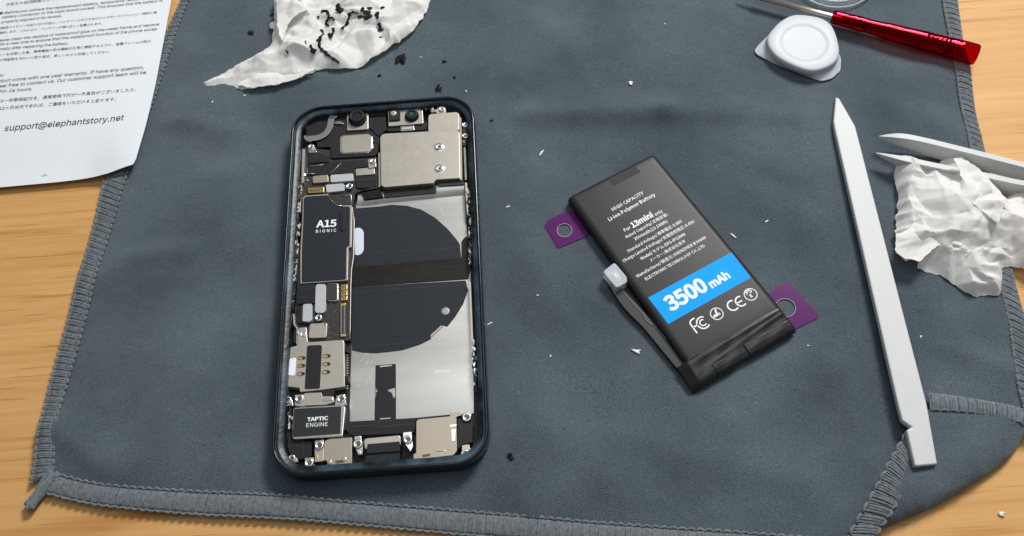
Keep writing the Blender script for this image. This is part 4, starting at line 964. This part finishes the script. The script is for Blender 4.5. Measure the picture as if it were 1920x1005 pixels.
# ------------------------------------------------------------------ scraps of black glue, white crumbs
def blob(mb, c, s, seed, elong=1.0, ang=0.0, flat=1.0, smooth=True):
    r = random.Random(seed); n, m = 9, 6; rings = []
    for j in range(m):
        th = math.pi * (j + .5) / m; ring = []
        for i in range(n):
            a = 2 * math.pi * i / n; q = s * math.sin(th) * r.uniform(.5, 1.35)
            x, y = q * math.cos(a) * elong, q * math.sin(a)
            ring.append(Vector((c[0] + x * math.cos(ang) - y * math.sin(ang), c[1] + x * math.sin(ang) + y * math.cos(ang), c[2] - s * .6 * flat * math.cos(th))))
        rings.append(ring)
    mb.loft(rings, True, True, True, 0, smooth)
SCR = [  # (strand px in tissue zoom, radius, blobs, label)
    ([(1105, 85), (1060, 108), (1030, 160), (1005, 215)], .75, [(1120, 100, 1.0), (1140, 70, 1.1), (1165, 90, 1.6), (1185, 115, 1.2), (1160, 120, 1.0), (1180, 55, 1.0)], 'largest black glue scrap on the tissue, a clump trailing a curved tail'),
    ([(880, 225), (850, 250), (848, 298), (880, 340), (918, 375), (955, 398), (985, 428)], .7, [(850, 285, 1.0), (945, 385, .8)], 'longest thin strand of black glue winding to the tissue front edge'),
    ([(862, 75), (892, 70), (912, 95), (905, 130), (888, 152)], .65, [(930, 118, .8), (945, 130, .6), (895, 145, .9)], 'hook shaped curl of black glue on the tissue'),
    ([(975, 22), (978, 55), (990, 85)], 1.0, [(985, 70, 1.4)], 'upright black glue scrap near the top of the tissue'),
    ([(855, 192), (875, 218)], .5, [], 'short slanted black glue sliver beside the tissue strand start'),
    ([(905, 225), (925, 240), (945, 205), (935, 188)], .8, [(918, 230, 1.3)], 'forked black glue lump in the middle of the tissue'),
    ([(790, 300), (800, 325), (812, 345)], 1.0, [(800, 320, 1.2)], 'stubby black glue scrap left of the long strand on tissue'),
    ([(755, 262), (762, 296)], .3, [], 'hair thin brown-black glue sliver on the left of the tissue'),
    ([(630, 330), (634, 346)], .7, [], 'small black glue dot in the left hollow of the tissue'),
    ([(1040, 88), (1052, 90)], .8, [], 'small black glue dot just left of the large clump'),
    ([(1258, 52), (1280, 46)], .7, [], 'black glue crumb above and right of the large clump'),
    ([(1222, 98), (1240, 78), (1238, 122)], .6, [(1232, 100, .8)], 'ragged branched black glue crumb right of the large clump'),
    ([(1245, 148), (1255, 172), (1258, 196)], .9, [(1256, 180, 1.0)], 'oblong black glue scrap at the right of the tissue'),
    ([(1250, 245), (1264, 241)], .5, [], 'tiny black glue speck at the right front of the tissue'),
    ([(836, 114), (852, 120)], .6, [], 'tiny black glue speck left of the hooked curl'),
]
for i, (path, r_, blobs, lab) in enumerate(SCR):
    pts = [P(*q, 5) for q in rt(path)]
    for it in range(3): pts = [P(q[0], q[1], T1Z(p) + .4) for q, p in zip(rt(path), pts)]
    pts = spline(pts, 6)
    for p in pts: p.z = T1Z(p) + r_ * .3
    rr_ = random.Random(i); mb = MB(); pts = [p + Vector((rr_.uniform(-.2, .2), rr_.uniform(-.2, .2), 0)) for p in pts]; mb.tube(pts, [r_ * rr_.uniform(.3, 1.05) * (.5 if k in (0, len(pts) - 1) else 1) for k in range(len(pts))], 7, flat=.45)
    for k, (x, y, s) in enumerate(blobs):
        q = P(*rt([(x, y)])[0], pts[0].z); q.z = T1Z(q) + s * .25; blob(mb, q, s * .8, i * 9 + k, 1.4, k * 1.3, .45, False)
    o = mb.build('glue_scrap', GLUE, None, loc=pts[len(pts) // 2]); tag(o, lab, 'glue scrap', 'black glue scraps on the tissue')
CL = [((470, 62), 1.0, 1.5, 'black glue scrap on the cloth just left of the tissue corner'), ((509, 28), .9, 1.3, 'black glue scrap half tucked under the left tissue edge'),
      ((754, 113), 1.9, 1.8, 'biggest ragged black glue scrap on cloth between tissue and phone'), ((711, 143), .9, 1.3, 'black glue crumb on cloth just under the tissue fold'),
      ((834, 117), .9, 1.2, 'round black glue crumb on the cloth right of the tissue'), ((851, 145), .8, 1.3, 'small black glue crumb above the top right phone corner'),
      ((823, 165), 1.2, 2.2, 'forked black glue scrap just above the phone top edge'), ((922, 226), .7, 1.2, 'tiny black speck on cloth right of the top phone corner'),
      ((957, 856), 1.0, 1.5, 'lone black speck on cloth beside the bottom right phone corner')]
for i, ((x, y), s, e, lab) in enumerate(CL):
    mb = MB(); c = P(x, y, 0); c.z = cz(c) + s * .35; rr_ = random.Random(i + 70)
    for k in range(4 if s > .95 else 2): blob(mb, c + Vector((rr_.uniform(-s, s) * .8, rr_.uniform(-s, s) * .8, -.1)), s * rr_.uniform(.3, .55), 300 + i * 5 + k, e, rr_.uniform(0, 3), .6, False)
    for k in range(5 if s > .95 else 2):
        a = rr_.uniform(0, 6.28); q = Vector((math.cos(a), math.sin(a), 0)); L_ = s * rr_.uniform(.9, 1.9)
        mb.tube([c, c + q * L_ * .5 + Vector((0, 0, rr_.uniform(0, .5))), c + q.lerp(Vector((q.y, -q.x, 0)), .25) * L_], [s * .28, s * .2, s * .08], 5)
    o = mb.build('glue_scrap', GLUE, None, loc=c); tag(o, lab, 'glue scrap', 'black glue scraps on the cloth')
CW = [((1182, 157), .55, 1.8, 1.9, 'white plastic crumb on the cloth far behind the battery'), ((1015, 286), .42, 3.2, 1.0, 'slim white shaving on the cloth left of the battery top corner'),
      ((1375, 443), .42, 3.0, 2.2, 'curved white shaving on the cloth touching the battery right edge'), ((1437, 416), .35, 2.0, .4, 'faint white crumb on the cloth right of the battery'),
      ((1193, 660), .6, 2.6, 2.5, 'largest white shaving on the cloth left of the battery end'), ((952, 388), .3, 2.6, .3, 'small white sliver on the cloth between phone and battery'),
      ((918, 607), .25, 4.0, .5, 'thin white fibre on the cloth beside the right phone edge'), ((1515, 648), .3, 1.3, 0, 'white dot on the cloth beside the right purple tab'),
      ((460, 182), .3, 1.5, 0, 'white dot on the cloth below the tissue tail'), ((405, 204), .35, 1.4, 1, 'white dot on the cloth under the pointed tissue tip'),
      ((874, 171), .28, 2.0, 2.3, 'white sliver on the cloth above the top right phone corner'), ((789, 108), .28, 1.5, .6, 'white fleck on the cloth in the tissue shadow'),
      ((1726, 632), .3, 1.5, 1, 'white fleck on the cloth right of the spudger'), ((1876, 965), .7, 1.3, 2.4, 'white crumb lying on the bare wood at lower right'),
      ((1032, 668), .28, 1.4, 1, 'white fleck on the cloth midway between phone and battery end'), ((1246, 50), .3, 1.3, 0, 'white fleck on the cloth between tissue and white pick'),
      ((1008, 556), .22, 2.2, .2, 'tiny white fleck on the cloth left of the battery plug')]
for i, ((x, y), s, e, a, lab) in enumerate(CW):
    mb = MB(); wd = (y > 940); c = P(x, y, TZ if wd else 0); c.z = (TZ if wd else cz(c)) + s * .45; blob(mb, c, s, 500 + i, e, a)
    if s > .5: blob(mb, c + Vector((s * .9, s * .5, .1)), s * .6, 600 + i, e, a + .7)
    o = mb.build('crumb', CRUMB, None, loc=c); tag(o, lab, 'crumb', 'white plastic crumbs scattered on the work surface')

# ------------------------------------------------------------------ opening pick
pk = thing('opening_pick', P(1500, 90, 0), 'white triangular plastic opening pick with rounded grip and shallow round dish', 'opening pick')
mb = MB(); bo = rnd(V(rs([(122, 335), (150, 298), (260, 190), (420, 120), (600, 190), (702, 385), (697, 470), (640, 522), (568, 540), (250, 418), (140, 362)]), .9), 1.2, 4)
mb.prism(bo, .3)
mb.build('blade', PLASP, pk, .2)
G = rnd(V(rs([(210, 235), (290, 140), (372, 96), (440, 94), (560, 112), (630, 150), (668, 220), (696, 345), (660, 422), (560, 466), (480, 472), (370, 432), (262, 372), (212, 300)]), 4.6), 3, 4)
cg = sum(G, Vector((0, 0, 0))) / len(G); cd = P(*rs([(456, 282)])[0], 4.6); RD = 8.3
def ringG(k, z): return [Vector((cg.x + (p.x - cg.x) * k, cg.y + (p.y - cg.y) * k, z)) for p in G]
Gn = resample(G + [G[0]], (sum((a - b).length for a, b in zip(G, G[1:] + G[:1]))) / 64)[:-1]; G = Gn; n = len(G)
def ringC(r, z):
    out = []
    for p in G:
        dd = Vector((p.x - cd.x, p.y - cd.y, 0)).normalized(); out.append(Vector((cd.x + dd.x * r, cd.y + dd.y * r, z)))
    return out
def ringB(z, k=1.0):
    out = []
    for p in G:
        d = Vector((p.x - cg.x, p.y - cg.y)).normalized(); best = 0
        for a, b in zip(bo, bo[1:] + bo[:1]):
            e = b - a; den = d.x * e.y - d.y * e.x
            if abs(den) < 1e-9: continue
            t = ((a.x - cg.x) * e.y - (a.y - cg.y) * e.x) / den; q = ((a.x - cg.x) * d.y - (a.y - cg.y) * d.x) / den
            if t > 0 and -1e-6 <= q <= 1 + 1e-6: best = max(best, t)
        out.append(Vector((cg.x + d.x * best * k, cg.y + d.y * best * k, z)))
    return out
mixr = lambda A_, B_, f, z: [Vector((a.x + (b.x - a.x) * f, a.y + (b.y - a.y) * f, z)) for a, b in zip(A_, B_)]
GB, GG = ringB(.9, .985), ringG(1.0, 0)
mb = MB(); mb.loft([GB, mixr(GB, GG, .5, 1.5), mixr(GB, GG, .92, 2.2), ringG(1.015, 3.0), ringG(1.005, 4.0), ringG(.985, 4.45), ringG(.95, 4.62), ringC(RD + .9, 4.66), ringC(RD + .2, 4.6), ringC(RD - .5, 4.42), ringC(RD - .9, 4.36), ringC(RD - 1.4, 4.35), ringC(RD - 3, 4.25), ringC(3, 4.15), ringC(.2, 4.13)], True, False, True)
mb.build('grip', PLASP, pk)

# ------------------------------------------------------------------ screwdriver
sd_ = thing('screwdriver', P(1690, 70, 0), 'small screwdriver with translucent red ribbed handle and thin steel shaft', 'screwdriver')
A = P(1560, 31, 4.0); B = P(1832, 103, 4.0); ax = (B - A); HL = ax.length; ax.normalize(); sdv = ax.cross(Vector((0, 0, 1))).normalized()
def hring(s, r, n=48, flats=8, fl=.035, twist=.2):
    c = A + ax * (s * HL); out = []
    for k in range(n):
        a = 2 * math.pi * k / n; rr_ = r * (1 - fl * (.5 + .5 * math.cos(flats * a + twist))); out.append(c + sdv * (rr_ * math.cos(a)) + Vector((0, 0, rr_ * math.sin(a))))
    return out
prof = [(0, 1.6), (.005, 2.35), (.02, 2.5), (.12, 2.6), (.2, 2.75), (.24, 2.6), (.3, 2.65), (.4, 3.05), (.5, 3.15), (.58, 3.35), (.64, 3.55)]
for k in range(5): prof += [(.655 + k * .03, 3.62), (.665 + k * .03, 3.25), (.675 + k * .03, 3.62)]
prof += [(.82, 3.75), (.9, 3.8), (.985, 3.8), (.996, 3.6), (1.0, 3.2)]
mb = MB(); mb.loft([hring(s, r) for s, r in prof], True, True, True, 0, True); mb.build('grip', RED, sd_)
mb = MB(); q = lambda s: A + ax * (s * HL)
mb.tube([A - ax * 34.5, A - ax * 33, A - ax * 29, A - ax * 28.5], [.3, .5, .6, 1.1], 16); mb.tube([A - ax * 28.5, A - ax * .1, q(.22)], [1.1, 1.1, 1.1], 16); mb.build('shaft', mat('warm_shaft', (.58, .52, .44), .28, .9), sd_)
mb = MB(); mb.tube([q(.22), q(.225), q(.255), q(.26)], [.9, 1.7, 1.7, .6], 10); mb.build('tang', BRASS, sd_)

# ------------------------------------------------------------------ clear suction cup at the top edge
sc_ = thing('suction_cup', P(1562, -40, 0), 'round clear plastic suction cup cut off by the top edge', 'suction cup')
cc = P(1562, -43, 1); mb = MB()
mb.lathe(cc, [(15.4, .3), (15.6, .9), (15.2, 1.3), (14.2, 1.5), (13.4, 2.1), (12.8, 2.2), (12.2, 1.6), (8, 2.4), (5, 4), (4, 7), (3.6, 7.4)], 64, 0, True, True); mb.build('cup', CLEAR, sc_)
mb = MB(); mb.lathe(cc, [(15.3, 1.2), (15.5, 1.38), (15.1, 1.55), (14.9, 1.4)], 64, 0, False, False); mb.lathe(cc, [(13.2, 2.15), (13.0, 2.35), (12.7, 2.3)], 64, 0, False, False)
mb.build('cup_rim', clear_mat('cup_rim_plastic', (1, 1, 1), (.95, .97, 1), .1, .3, 1.4, .35, (.75, .8, .85)), sc_)
